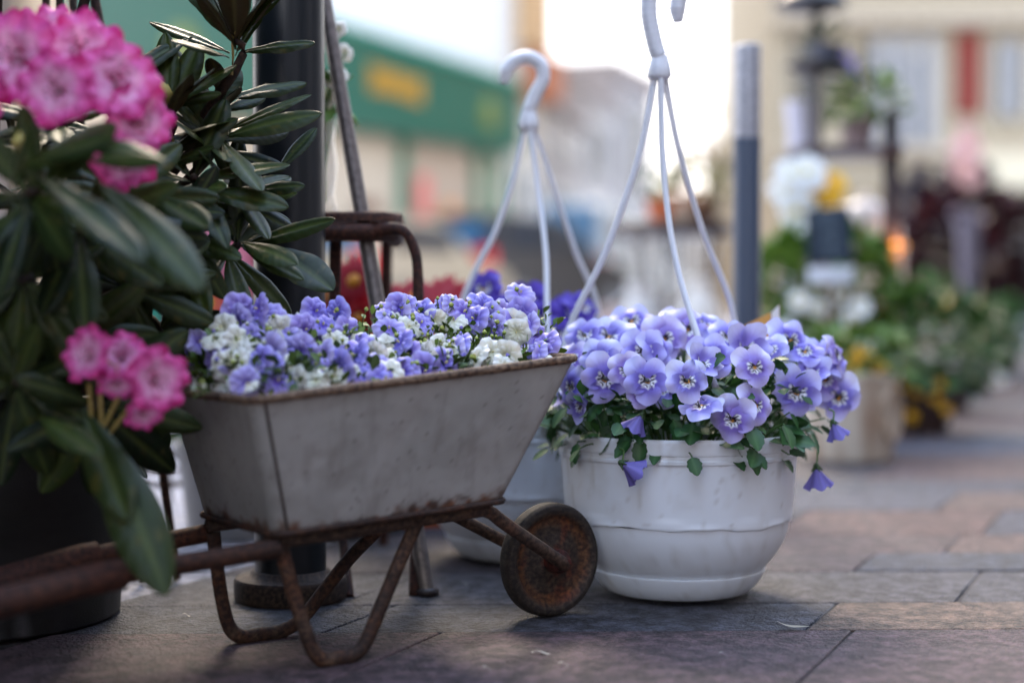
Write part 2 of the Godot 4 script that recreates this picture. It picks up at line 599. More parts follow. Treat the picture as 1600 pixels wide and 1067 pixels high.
	wall_box(b, along_street(534, d1, 825), k1, 3.5, 4.2, 0.5, 0.3, S(176, 108, 74))
	part("awning", b, M.matte, t)
	windows(t, k0, k1, [[0.5, 1.3, 0.4, 2.4, S(226, 222, 214), S(120, 124, 126)]], S(200, 190, 176))
	# pale terrace further along
	var hs := [[856, 905, 30.0, 4.1, S(172, 165, 158), "pale grey stepped house behind the far parked van"], [905, 955, 36.0, 5.2, S(178, 175, 172), "light grey house in the middle of the far terrace"], [955, 1022, 42.0, 6.4, S(162, 160, 161), "tall grey house at the end of the far terrace"]]
	for h in hs:
		var u0 := P(h[0], 470, h[2]); u0.y = 0
		var u1 := P(h[1], 470, h[2] + 4.0); u1.y = 0
		t = thing("terrace_house", h[5], "building", (u0 + u1) / 2.0, "pale houses in the far terrace")
		b = MB.new()
		wall_box(b, u0, u1, 0.0, h[3], 6.0, 0.0, h[4])
		part("wall", b, M.wall, t)
		b = MB.new()
		var dd := (u1 - u0).normalized()
		wall_box(b, u0 - dd * 0.2, u1 + dd * 0.2, h[3] + 0.003, h[3] + 0.5, 6.2, 0.2, S(150, 138, 130))
		part("roof", b, M.wall, t)
		var ll := (u1 - u0).length()
		windows(t, u0, u1, [[ll * 0.15, ll * 0.42, 1.0, 2.6, S(150, 150, 148), S(52, 56, 62)], [ll * 0.58, ll * 0.85, 1.0, 2.6, S(150, 150, 148), S(52, 56, 62)], [ll * 0.2, ll * 0.45, 3.3, h[3] - 0.5, S(150, 150, 148), S(52, 56, 62)], [ll * 0.58, ll * 0.85, 3.3, h[3] - 0.5, S(150, 150, 148), S(52, 56, 62)]], h[4])
	# low beige house closing the street
	var f0 := P(1015, 470, 60.0); f0.y = 0
	var f1 := P(1215, 470, 60.0); f1.y = 0
	t = thing("far_house", "low beige house closing the far end of the street", "building", (f0 + f1) / 2.0)
	b = MB.new()
	wall_box(b, f0, f1, 0.0, 4.0, 5.0, 0.0, S(140, 122, 102))
	part("wall", b, M.wall, t)
	b = MB.new()
	wall_box(b, f0, f1, 4.003, 4.6, 5.2, 0.25, S(150, 110, 88))
	part("roof", b, M.wall, t)
	windows(t, f0, f1, [[0.5, 1.5, 1.0, 3.0, S(226, 220, 206), S(90, 92, 96)], [2.0, 3.0, 1.0, 3.0, S(226, 220, 206), S(90, 92, 96)], [3.5, 4.5, 1.0, 3.0, S(226, 220, 206), S(90, 92, 96)]], S(190, 172, 150))
	# cream building on the right, facing us
	var D := 24.0
	var X := func(px): return Vector3((px - 800.0) / F * D, 0, -D)
	var Y := func(py): return CAMH + (470.0 - py) / F * D
	var c0: Vector3 = X.call(1206)
	var c1: Vector3 = X.call(1900)
	t = thing("cream_building", "cream building with white shutters and a brick red panel on the right", "building", (c0 + c1) / 2.0)
	b = MB.new()
	wall_box(b, c0, c1, Y.call(300), 13.0, 6.0, 0.0, S(178, 164, 138))
	part("wall", b, M.wall, t)
	b = MB.new()
	wall_box(b, c0, X.call(1528), 0.0, Y.call(300) - 0.003, 6.0, -0.05, S(176, 156, 124))
	part("ground_floor", b, M.wall, t)
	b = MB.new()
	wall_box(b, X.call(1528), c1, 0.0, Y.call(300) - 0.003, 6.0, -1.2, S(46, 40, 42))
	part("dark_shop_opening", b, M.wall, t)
	for w in [[1540, 1556, S(150, 146, 140)], [1574, 1596, S(170, 166, 160)], [1640, 1660, S(150, 146, 140)]]:
		b = MB.new()
		wall_box(b, X.call(w[0]), X.call(w[1]), 0.0, Y.call(330), 0.1, 0.05, w[2])
		part("door_panel", b, M.paint, t)
	for w in [[20, 44, 0.25], [228, 244, 0.12]]:
		b = MB.new()
		wall_box(b, c0, c1, Y.call(w[1]), Y.call(w[0]), 0.0, w[2], S(196, 180, 156))
		part("cornice", b, M.wall, t)
	b = MB.new()
	wall_box(b, X.call(1490), X.call(1530), Y.call(182), Y.call(52), 0.0, 0.05, S(136, 52, 40))
	part("brick_panel", b, M.wall, t)
	b = MB.new()
	wall_box(b, X.call(1512), c1, Y.call(298), Y.call(246), 0.0, 0.5, S(218, 206, 176))
	part("awning", b, M.matte, t)
	for w in [[1364, 1386.5, 60, 228], [1399.5, 1423.5, 60, 228], [1438, 1460, 60, 228], [1552, 1562, 66, 186], [1572, 1590, 66, 186]]:
		b = MB.new()
		wall_box(b, X.call(w[0]), X.call(w[1]), Y.call(w[3]), Y.call(w[2]), 0.0, 0.08, S(158, 158, 158))
		part("shutter", b, M.paint, t)
	for w in [[1387, 1399, 78, 222], [1424, 1437.5, 90, 222], [1340, 1358, 70, 200], [1562.5, 1571.5, 72, 182], [1590.5, 1600, 72, 182], [1240, 1290, 60, 190]]:
		b = MB.new()
		wall_box(b, X.call(w[0]), X.call(w[1]), Y.call(w[3]), Y.call(w[2]), 0.0, 0.03, S(52, 54, 54))
		part("pane", b, M.glazing, t)
	# unseen row of shops just right of the view, placed to shade the foreground
	var r0 := Vector3(1.9, 0, 0.85) + Vector3(-0.407, 0, 0.914) * 7.0
	var r1 := Vector3(1.9, 0, 0.85) + Vector3(0.407, 0, -0.914) * 11.0
	t = thing("unseen_shop_row", "unseen stone shop building right of the view, placed to shade the right side", "building", (r0 + r1) / 2.0)
	b = MB.new()
	wall_box(b, r1, r0, 0.5, 5.2, 5.0, 0.0, S(176, 172, 172))
	part("wall", b, M.wall, t)
	b = MB.new()
	wall_box(b, r1, r0, 0.005, 0.498, 5.0, 0.06, S(92, 84, 80))
	part("plinth", b, M.wall, t)
	var sl := []
	for k in 6:
		sl.append([0.8 + k * 2.9, 2.6 + k * 2.9, 0.8, 2.7, S(60, 52, 46), S(50, 54, 56)])
		sl.append([1.0 + k * 2.9, 2.3 + k * 2.9, 3.4, 4.7, S(200, 192, 180), S(60, 66, 70)])
	windows(t, r1, r0, sl, S(140, 126, 112))
	# a bare tree against the bright gap of sky
	rng.seed = 31
	var tb := P(1120, 470, 34.0); tb.y = 0
	t = thing("bare_tree", "bare thin branched tree against the bright gap of sky", "tree", tb)
	b = MB.new()
	b.tube([tb, tb + Vector3(0.1, 2.2, 0), tb + Vector3(-0.05, 3.6, 0)], [0.16, 0.12, 0.09], 8, S(120, 96, 70))
	part("trunk", b, M.matte, t)
	b = MB.new()
	for k in 26:
		var o := tb + Vector3(0, rr(2.2, 3.6), 0)
		var dd := Vector3(rr(-1, 1), rr(0.4, 1.2), rr(-1, 1)).normalized()
		var ln := rr(0.9, 2.2)
		b.tube([o, o + dd * ln * 0.5 + rv(0.1), o + dd * ln + rv(0.2)], [0.05, 0.03, 0.012], 5, S(128, 104, 74))
	part("branches", b, M.matte, t)
	b = MB.new()
	for k in 110:
		var o := tb + Vector3(rr(-1.3, 1.3), rr(2.6, 5.0), rr(-1.3, 1.3))
		b.xf = Transform3D(facing(rv(1.0)).scaled(Vector3.ONE * rr(0.05, 0.1)), o)
		b.quad(b.vert(Vector3(-1, -0.6, 0), S(190, 160, 90)), b.vert(Vector3(0, -0.9, 0.1), S(190, 160, 90)), b.vert(Vector3(1, 0.6, 0), S(196, 170, 96)), b.vert(Vector3(0, 0.9, 0.1), S(196, 170, 96)))
	part("crown", b, M.soft_leaf, t)

# ---------------------------------------------------------------- vehicles
func car(called: String, label: String, at: Vector3, yaw: float, bodyc: Color, van := false, s := 1.0):
	var t := thing(called, label, "van" if van else "car", at)
	var xf := Transform3D(Basis(Vector3.UP, yaw).scaled(Vector3.ONE * s), at)
	# side profile (z length, y height); the rear looks along +z
	var hh := 1.95 if van else 1.46
	var low_p := [Vector2(2.1, 0.3), Vector2(2.16, 0.55), Vector2(2.08, 0.92), Vector2(1.4, 0.96), Vector2(-0.9, 0.95), Vector2(-2.0, 0.8), Vector2(-2.15, 0.5), Vector2(-2.1, 0.3)]
	var body := MB.new(); body.xf = xf
	var nw := 8
	body.grid(low_p.size() - 1, nw, func(u, w):
		var p: Vector2 = low_p[roundi(u * (low_p.size() - 1))]
		var x: float = (w - 0.5) * 2.0
		var sx: float = signf(x) * pow(absf(x), 0.7) * 0.87
		return [Vector3(sx, p.y - 0.02 * x * x, p.x - 0.12 * x * x * signf(p.x)), bodyc], true)
	for sd in [-1, 1]:
		var ids := []
		for p in low_p: ids.append(body.vert(Vector3(0.87 * sd, p.y - 0.02, p.x - 0.12 * signf(p.x)), bodyc))
		for k in range(1, ids.size() - 1): body.tri(ids[0], ids[k], ids[k + 1])
	body.box(Vector3(0, 0.3, 0), Vector3(1.7, 0.06, 3.9), S(30, 30, 32))
	var bd := part("body", body, M.paint, t)
	var cab := MB.new(); cab.xf = xf
	var cp := [Vector2(2.0, 0.93), Vector2(1.72, hh - 0.1), Vector2(1.4, hh), Vector2(-0.2, hh), Vector2(-0.95, 0.94)]
	cab.grid(cp.size() - 1, 6, func(u, w):
		var p: Vector2 = cp[roundi(u * (cp.size() - 1))]
		var x: float = (w - 0.5) * 2.0
		var wd: float = lerpf(0.82, 0.64, clampf((p.y - 0.93) / 0.5, 0, 1))
		return [Vector3(x * wd, p.y - 0.03 * x * x, p.x), bodyc], true)
	for sd in [-1, 1]:
		var ids := []
		for p in cp: ids.append(cab.vert(Vector3(sd * lerpf(0.82, 0.64, clampf((p.y - 0.93) / 0.5, 0, 1)), p.y - 0.03, p.x), bodyc))
		for k in range(1, ids.size() - 1): cab.tri(ids[0], ids[k], ids[k + 1])
	part("cabin", cab, M.paint, t)
	var g := MB.new(); g.xf = xf
	var gc := S(64, 104, 136)
	var tilt_b := Basis(Vector3.RIGHT, -atan(0.28 / (hh - 1.03)))
	g.box(Vector3(0, (hh + 0.86) / 2.0, 1.90), Vector3(1.22, hh - 1.12, 0.04), gc, 0.01, tilt_b)
	part("rear_window", g, M.glazing, t)
	for sd in [-1, 1]:
		g = MB.new(); g.xf = xf
		g.box(Vector3(sd * 0.755, (hh + 0.88) / 2.0, 0.55), Vector3(0.03, hh - 1.16, 1.7), S(30, 38, 46), 0.01, Basis(Vector3.BACK, sd * 0.3))
		part("side_window", g, M.glazing, t)
		var tl := MB.new(); tl.xf = xf
		tl.box(Vector3(sd * 0.70, 0.80, 2.04), Vector3(0.3, 0.34, 0.12), S(226, 40, 46), 0.03)
		part("tail_light", tl, M.plastic, t)
		for z in [1.35, -1.35]:
			var wh := MB.new()
			wh.xf = xf * Transform3D(Basis(Vector3.BACK, -PI / 2 * sd), Vector3(sd * 0.74, 0.31, z))
			wh.lathe([Vector2(0.2, 0.15), Vector2(0.3, 0.15), Vector2(0.31, 0.1), Vector2(0.31, -0.05), Vector2(0.2, -0.05)], 20, S(24, 24, 26))
			var wp := part("wheel", wh, M.black_plastic, t)
			var rm := MB.new(); rm.xf = wh.xf
			rm.lathe([Vector2(0.0, 0.13), Vector2(0.18, 0.145), Vector2(0.2, 0.14)], 16, S(150, 152, 156))
			part("rim", rm, M.metal, wp)
	var pl := MB.new(); pl.xf = xf
	pl.box(Vector3(0, 0.62, 2.17), Vector3(0.5, 0.12, 0.03), S(220, 220, 214), 0.008)
	part("number_plate", pl, M.paint, t)
	var bp := MB.new(); bp.xf = xf
	bp.box(Vector3(0, 0.42, 2.16), Vector3(1.66, 0.18, 0.14), S(40, 42, 46), 0.04)
	part("bumper", bp, M.black_plastic, t)

func vehicles():
	var p := P(800, 470, 20.0); p.y = 0
	car("parked_car", "dark grey hatchback with blue rear window parked across the street", p + Vector3(0.05, 0, -1.0), deg_to_rad(-30), S(24, 26, 32), false, 0.98)
	p = P(690, 470, 17.5); p.y = 0
	car("cream_car", "cream car parked at the kerb before the green shop", p + Vector3(-0.55, 0, 0), deg_to_rad(-24), S(164, 146, 120), false, 0.84)
	p = P(945, 470, 30.0); p.y = 0
	car("white_van", "white van parked further down the street", p + Vector3(0, 0, -1), deg_to_rad(-24), S(150, 160, 166), true, 1.15)

# ---------------------------------------------------------------- wheelbarrow
const BO := Vector3(-0.187, 0, -1.315)
const BA := Vector3(0.819, 0, -0.574)
const BL := Vector3(-0.574, 0, -0.819)
func W(t: float, h: float, lat: float) -> Vector3: return BO + BA * t + BL * lat + Vector3(0, h, 0)
func BT(px: float, py: float, lat: float) -> Vector3:     # (t, h, lat) of a measured point in the upright plane lat
	var r := ray(px, py)
	var k := r.x / -r.z
	var o := BO + BL * lat
	var t := (k * -o.z - o.x) / (BA.x + k * BA.z)
	var d := -(o.z + BA.z * t)
	return Vector3(t, CAMH + r.y / -r.z * d, lat)
func BW(px: float, py: float, lat: float) -> Vector3:
	var q := BT(px, py, lat)
	return W(q.x, q.y, q.z)

func tray_point(u: float, h01: float, inset := 0.0) -> Vector3:   # u runs round the tray, h01 from bottom to rim
	var t0 := lerpf(-0.054, -0.081, h01) + inset
	var t1 := lerpf(0.169, 0.2388, h01) - inset
	var l := lerpf(0.075, 0.09, h01) - inset
	var r := 0.012
	var a := t1 - t0 - 2 * r
	var b := 2 * l - 2 * r
	var q := PI / 2 * r
	var per := 2 * a + 2 * b + 4 * q
	var s := fposmod(u, 1.0) * per
	var t := 0.0
	var lat := 0.0
	var seq := [[a, 0], [q, 1], [b, 0], [q, 1], [a, 0], [q, 1], [b, 0], [q, 1]]
	var pos := Vector2(t0 + r, -l)
	var hd := 0.0
	for e in seq:
		var m: float = minf(s, e[0])
		if e[1] == 0:
			pos += Vector2(cos(hd), sin(hd)) * m
		else:
			var an := m / r
			pos += Vector2(sin(hd + an) - sin(hd), -cos(hd + an) + cos(hd)) * r
			hd += an
		s -= m
		if s <= 0: break
	t = pos.x; lat = pos.y
	var f := clampf((t + 0.06) / 0.26, -0.1, 1.2)
	var h := lerpf(lerpf(0.1196, 0.1325, f), lerpf(0.2300, 0.2515, f), h01)
	return W(t, h, lat)

func rust_col(p: Vector3, dark := 0.6) -> Color:
	var n := nz(p, 40.0) * 0.5 + 0.5
	var m := nz(p + Vector3(3, 1, 7), 110.0) * 0.5 + 0.5
	var c := S(74, 54, 46).lerp(S(104, 72, 54), smoothstep(0.35, 0.7, n))
	c = c.lerp(S(150, 84, 42), smoothstep(0.62, 0.85, m) * 0.7)
	return c * dark

func zinc_col(p: Vector3, h01: float) -> Color:
	var n := nz(p, 14.0)
	var m := nz(p + Vector3(5, 0, 2), 60.0)
	var c := S(148, 146, 142).lerp(S(158, 155, 151), clampf(n + 0.5, 0, 1))
	c = c.lerp(S(112, 106, 100), smoothstep(0.12, 0.45, m) * 0.15)
	var dr := nz(Vector3(p.x, p.y * 0.12, p.z), 55.0)
	c = c.lerp(S(100, 92, 84), smoothstep(0.15, 0.5, dr) * 0.2)
	var sp := nz(p + Vector3(9, 4, 1), 220.0)
	c = c.lerp(S(80, 70, 62), smoothstep(0.5, 0.62, sp) * 0.5)
	var r := smoothstep(0.10, 0.0, h01 + 0.10 * m + 0.08 * nz(p, 30.0))
	c = c.lerp(rust_col(p, 0.9), clampf(r * 1.05, 0, 1))
	r = smoothstep(0.96, 1.0, h01 + 0.02 * m)
	return c.lerp(rust_col(p, 0.9), r * 0.8)

func wheelbarrow():
	var t := thing("wheelbarrow", "small zinc wheelbarrow planter with rusty legs and one wheel, full of bellflowers", "wheelbarrow", W(0.05, 0, 0))
	var b := MB.new()
	b.grid(300, 44, func(u, w):
		var p := tray_point(u, w)
		p += Vector3(0.4, 0, 0.9) * (nz(p, 11.0) * 0.0022 + nz(p, 28.0) * 0.0007) * sin(PI * w)
		return [p, zinc_col(p, w)])
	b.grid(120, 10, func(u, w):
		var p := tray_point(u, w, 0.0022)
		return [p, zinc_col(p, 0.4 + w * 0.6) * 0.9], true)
	var ids := []
	for k in 60: ids.append(b.vert(tray_point(k / 60.0, 0.0) + Vector3(0, -0.001, 0), S(84, 64, 54)))
	for k in range(1, 59): b.tri(ids[0], ids[k + 1], ids[k])
	var tray := part("tray", b, M.zinc, t)
	b = MB.new()
	var loop := []
	for k in 161: loop.append(tray_point(k / 160.0 + 0.37, 1.0) + Vector3(0, 0.001, 0))
	b.tube(loop, 0.0038, 10, func(p, an):
		var n := nz(p, 30.0) * 0.5 + 0.5
		return S(128, 116, 106).lerp(S(160, 140, 122), n).lerp(rust_col(p, 1.1), smoothstep(0.5, 0.8, nz(p + Vector3(1, 1, 1), 55.0) * 0.5 + 0.5)))
	part("rim", b, M.rust, tray)
	b = MB.new()
	loop = []
	for k in 161: loop.append(tray_point(k / 160.0 + 0.37, 0.0, -0.0015) + Vector3(0, 0.0, 0))
	b.tube(loop, 0.0028, 6, func(p, an): return rust_col(p, 0.7))
	part("bottom_flange", b, M.rust, tray)
	# soldered corner seams
	for u in [0.0, 0.36]:
		pass
	b = MB.new()
	var seam := []
	for k in 9: seam.append(tray_point(0.998, k / 8.0 * 0.96 + 0.01, -0.0008))
	b.tube(seam, 0.0013, 5, S(74, 66, 62))
	part("seam", b, M.rust, tray)
	# soil
	b = MB.new()
	b.grid(16, 12, func(u, w):
		var tt := lerpf(-0.07, 0.225, u)
		var ll := lerpf(-0.08, 0.08, w)
		return [W(tt, 0.222 + tt * 0.07 + 0.004 * nz(W(tt, 0, ll), 60.0), ll), S(52, 42, 34)])
	part("soil", b, M.soil, t)
	# rails under the tray, bending down to the hub
	for sd in [-1.0, 1.0]:
		b = MB.new()
		var rail := [W(-0.055, 0.1115, sd * 0.058), W(0.03, 0.115, sd * 0.058), W(0.14, 0.1205, sd * 0.056), W(0.165, 0.119, sd * 0.053), W(0.19, 0.104, sd * 0.047), W(0.274, 0.056, sd * 0.024)]
		b.tube(smooth(rail, 5), 0.0062, 10, func(p, an): return rust_col(p, 0.75).lerp(S(120, 110, 104), 0.35))
		part("rail", b, M.rust, t)
	# handles and grips
	var hn := [BT(430, 857, -0.068), BT(190, 897, -0.068)]
	var hf := [BT(325, 832, 0.068), BT(150, 868, 0.068)]
	for e in [hn, hf]:
		var h0: Vector3 = e[0]
		var h1: Vector3 = e[1]
		var dd := (h1 - h0).normalized()
		var q0 := W(h0.x, h0.y, h0.z)
		var q1 := W(h1.x, h1.y, h1.z)
		var dw := (q1 - q0).normalized()
		b = MB.new()
		b.tube([q0 - dw * 0.004, q0 - dw * 0.001, q0 + dw * 0.03, q0.lerp(q1, 0.5), q1, q1 + dw * 0.02], [0.0055, 0.008, 0.0082, 0.0082, 0.0082, 0.0082], 14, func(p, an): return S(112, 66, 40).lerp(S(70, 44, 34), nz(p, 30.0) + 0.5))
		var hd := part("handle", b, M.rust, t)
		b = MB.new()
		var e1 := q1 + dw * 0.19 + Vector3(0, -0.012, 0)
		b.tube(smooth([q1 - dw * 0.001, q1 + dw * 0.003, q1 + dw * 0.02, q1.lerp(e1, 0.5), q1.lerp(e1, 0.95), e1], 3), 0.0118, 14, func(p, an): return S(70, 42, 34).lerp(S(96, 58, 44), clampf(nz(Vector3(p.x * 0.4, p.y * 3.0, p.z * 0.4), 60.0) + 0.5, 0, 1)))
		part("grip", b, M.rust, hd)
	# legs: bent straps
	var legs := [[[[438, 850], [452, 905], [470, 965], [488, 1015], [506, 1040], [525, 1046], [548, 1036], [570, 1005], [600, 935], [628, 868], [652, 815]], -0.06], [[[333, 832], [338, 880], [346, 935], [358, 980], [378, 1004], [404, 1010], [436, 998], [470, 968], [508, 920], [548, 870], [590, 828]], 0.06]]
	for l in legs:
		var pts := []
		for q in l[0]:
			var w := BW(q[0], q[1], l[1])
			w.y = maxf(w.y, 0.0098)
			pts.append(w)
		b = MB.new()
		b.tube(smooth(pts, 4), 0.0052, 10, func(p, an): return rust_col(p, 0.85).lerp(S(128, 112, 100), clampf(nz(p + Vector3(2, 2, 2), 50.0) * 0.8, 0, 0.5)), 1.25, BL)
		part("leg", b, M.rust, t)
	# wheel
	var hub := W(0.2725, 0.0585, 0.0)
	var wx := Transform3D(Basis(BA, -BL, BA.cross(-BL)), hub)
	b = MB.new(); b.xf = wx
	var prof := [Vector2(0.0, -0.006), Vector2(0.012, -0.006), Vector2(0.04, -0.004), Vector2(0.046, -0.009), Vector2(0.052, -0.009), Vector2(0.0545, -0.005), Vector2(0.0545, 0.005), Vector2(0.052, 0.009), Vector2(0.0475, 0.0098), Vector2(0.044, 0.008), Vector2(0.040, 0.004), Vector2(0.034, 0.0028), Vector2(0.026, 0.003), Vector2(0.02, 0.0045), Vector2(0.014, 0.006), Vector2(0.0, 0.006)]
	var fine := []
	for k in prof.size() - 1:
		for m in 3: fine.append(prof[k].lerp(prof[k + 1], m / 3.0))
	fine.append(prof[-1])
	b.lathe(fine, 72, func(p, an):
		var r := Vector2(p.x, p.z).length()
		var n := nz(p + hub, 60.0) * 0.5 + 0.5
		var m := nz(p * 1.0, 26.0) * 0.5 + 0.5
		var c := S(64, 58, 55).lerp(S(84, 72, 64), n)
		var ring := smoothstep(0.030, 0.037, r) * smoothstep(0.046, 0.040, r)
		c = c.lerp(S(124, 80, 46).lerp(S(96, 72, 50), n), clampf(ring * (0.45 + m), 0, 1))
		c = c.lerp(S(116, 60, 36), smoothstep(0.55, 0.75, m) * smoothstep(0.047, 0.042, r) * 0.85)
		return c.lerp(S(52, 46, 44), smoothstep(0.045, 0.049, r) * 0.8))
	var wheel := part("wheel", b, M.rust, t)
	b = MB.new(); b.xf = wx
	b.lathe([Vector2(0.0, 0.03), Vector2(0.004, 0.03), Vector2(0.0052, 0.028), Vector2(0.0052, 0.022), Vector2(0.010, 0.021), Vector2(0.0115, 0.018), Vector2(0.0115, 0.006), Vector2(0.0115, -0.02), Vector2(0.0, -0.02)], 20, func(p, an): return S(110, 44, 30).lerp(S(56, 34, 30), nz(p, 160.0) + 0.5))
	part("hub", b, M.rust, wheel)

# ---------------------------------------------------------------- flower shapes
func bell_mesh(sd: int, c0: Color, c1: Color, vein: Color, double := true) -> ArrayMesh:   # unit radius, looks along +z
	var b := MB.new()
	var r0 := RandomNumberGenerator.new(); r0.seed = sd
	var rings := [[1.0, 0.0, 0.42], [0.66, 0.62, 0.5]] if double else [[1.0, 0.0, 0.42]]
	for g in rings:
		var ph := r0.randf() * TAU
		var k1 := r0.randf_range(7.0, 12.0)
		b.grid(40, 7, func(u, w):
			var a: float = u * TAU
			var lobe: float = 0.5 + 0.5 * cos(5.0 * (a + g[1]))
			var r: float = w * g[0] * (0.90 + 0.12 * pow(lobe, 0.7) + 0.03 * sin(roundf(k1) * a + ph) * w)
			var z: float = g[2] * pow(w, 0.75) * g[0] - 0.35 * pow(w, 4.0) * g[0] + 0.07 * w * w * sin(a * roundf(k1) + ph) + 0.06 * sin(2.0 * a + ph) * w
			var col := c1.lerp(c0, smoothstep(0.15, 0.95, w))
			col = col.lerp(vein, pow(0.5 + 0.5 * cos(15.0 * (a + g[1])), 8.0) * 0.35 * w * (1.0 - w) * 4.0)
			col = col.lerp(Color(0.8, 0.8, 0.9), 0.25 * smoothstep(0.85, 1.0, w))
			return [Vector3(cos(a) * r, sin(a) * r, z - 0.3 + (0.06 if g[0] < 0.8 else 0.0)), col], true)
	b.ball(Vector3(0, 0, 0.08), Vector3(0.07, 0.07, 0.16), S(226, 214, 150), 6, 4)
	# green calyx behind
	b.grid(10, 3, func(u, w):
		var a: float = u * TAU
		return [Vector3(cos(a) * 0.3 * w, sin(a) * 0.3 * w, -0.55 + 0.3 * w * w), S(96, 120, 52)])
	return b.mesh()

func bud_mesh(tip: Color, base: Color) -> ArrayMesh:
	var b := MB.new()
	b.grid(10, 8, func(u, w):
		var a: float = u * TAU
		var r: float = sin(PI * pow(w, 0.8)) * 0.5 * (1.0 + 0.12 * cos(5.0 * a) * w)
		return [Vector3(cos(a) * r, w * 1.25, -sin(a) * r), base.lerp(tip, smoothstep(0.35, 0.6, w))])
	for k in 5:
		var a := TAU * k / 5
		var d := Vector3(cos(a), 0, sin(a))
		var s := Vector3(-d.z, 0, d.x) * 0.13
		b.quad(b.vert(d * 0.1 - s, base), b.vert(d * 0.1 + s, base), b.vert(d * 0.62 + Vector3(0, 0.62, 0), base * 1.2), b.vert(d * 0.5 + Vector3(0, 0.35, 0) - s, base))
	b.tube([Vector3(0, -1.3, 0), Vector3(0.05, -0.6, 0), Vector3.ZERO], 0.07, 5, base)
	return b.mesh()

func small_leaves(b: MB, at: Vector3, r: Vector3, n: int, size: float, c0: Color, c1: Color, up := 0.6):
	for k in n:
		var d := Vector3(rr(-1, 1), rr(-0.6, 1), rr(-1, 1))
		if d.length() > 1.0: d = d.normalized()
		var o := at + d * r
		var dirv := (d + Vector3(0, up * 0.4, 0) + rv(0.7)).normalized()
		var s := size * rr(0.6, 1.2)
		b.xf = along(o, o + dirv * s, Vector3.UP + rv(0.5), 1.0)
		var c := c0.lerp(c1, rng.randf())
		var pts := [b.vert(Vector3.ZERO, c)]
		for q in [[0.22, 0.3, 0.02], [0.34, 0.55, 0.0], [0.2, 0.85, -0.08], [0.0, 1.0, -0.15], [-0.2, 0.85, -0.08], [-0.34, 0.55, 0.0], [-0.22, 0.3, 0.02]]:
			pts.append(b.vert(Vector3(q[0], q[1], q[2] + 0.1 * absf(q[0])), c))
		var m := b.vert(Vector3(0, 0.55, -0.07), c * 1.15)
		for q in 8: b.tri(m, pts[q], pts[(q + 1) % 8])
	b.xf = Transform3D()

func stalk(b: MB, o: Vector3, e: Vector3, r: float, col: Color):
	var mid := o.lerp(e, 0.55) + Vector3(0, (e - o).length() * 0.08, 0) + rv((e - o).length() * 0.06)
	b.tube(smooth([o, mid, e], 3), r, 5, col)

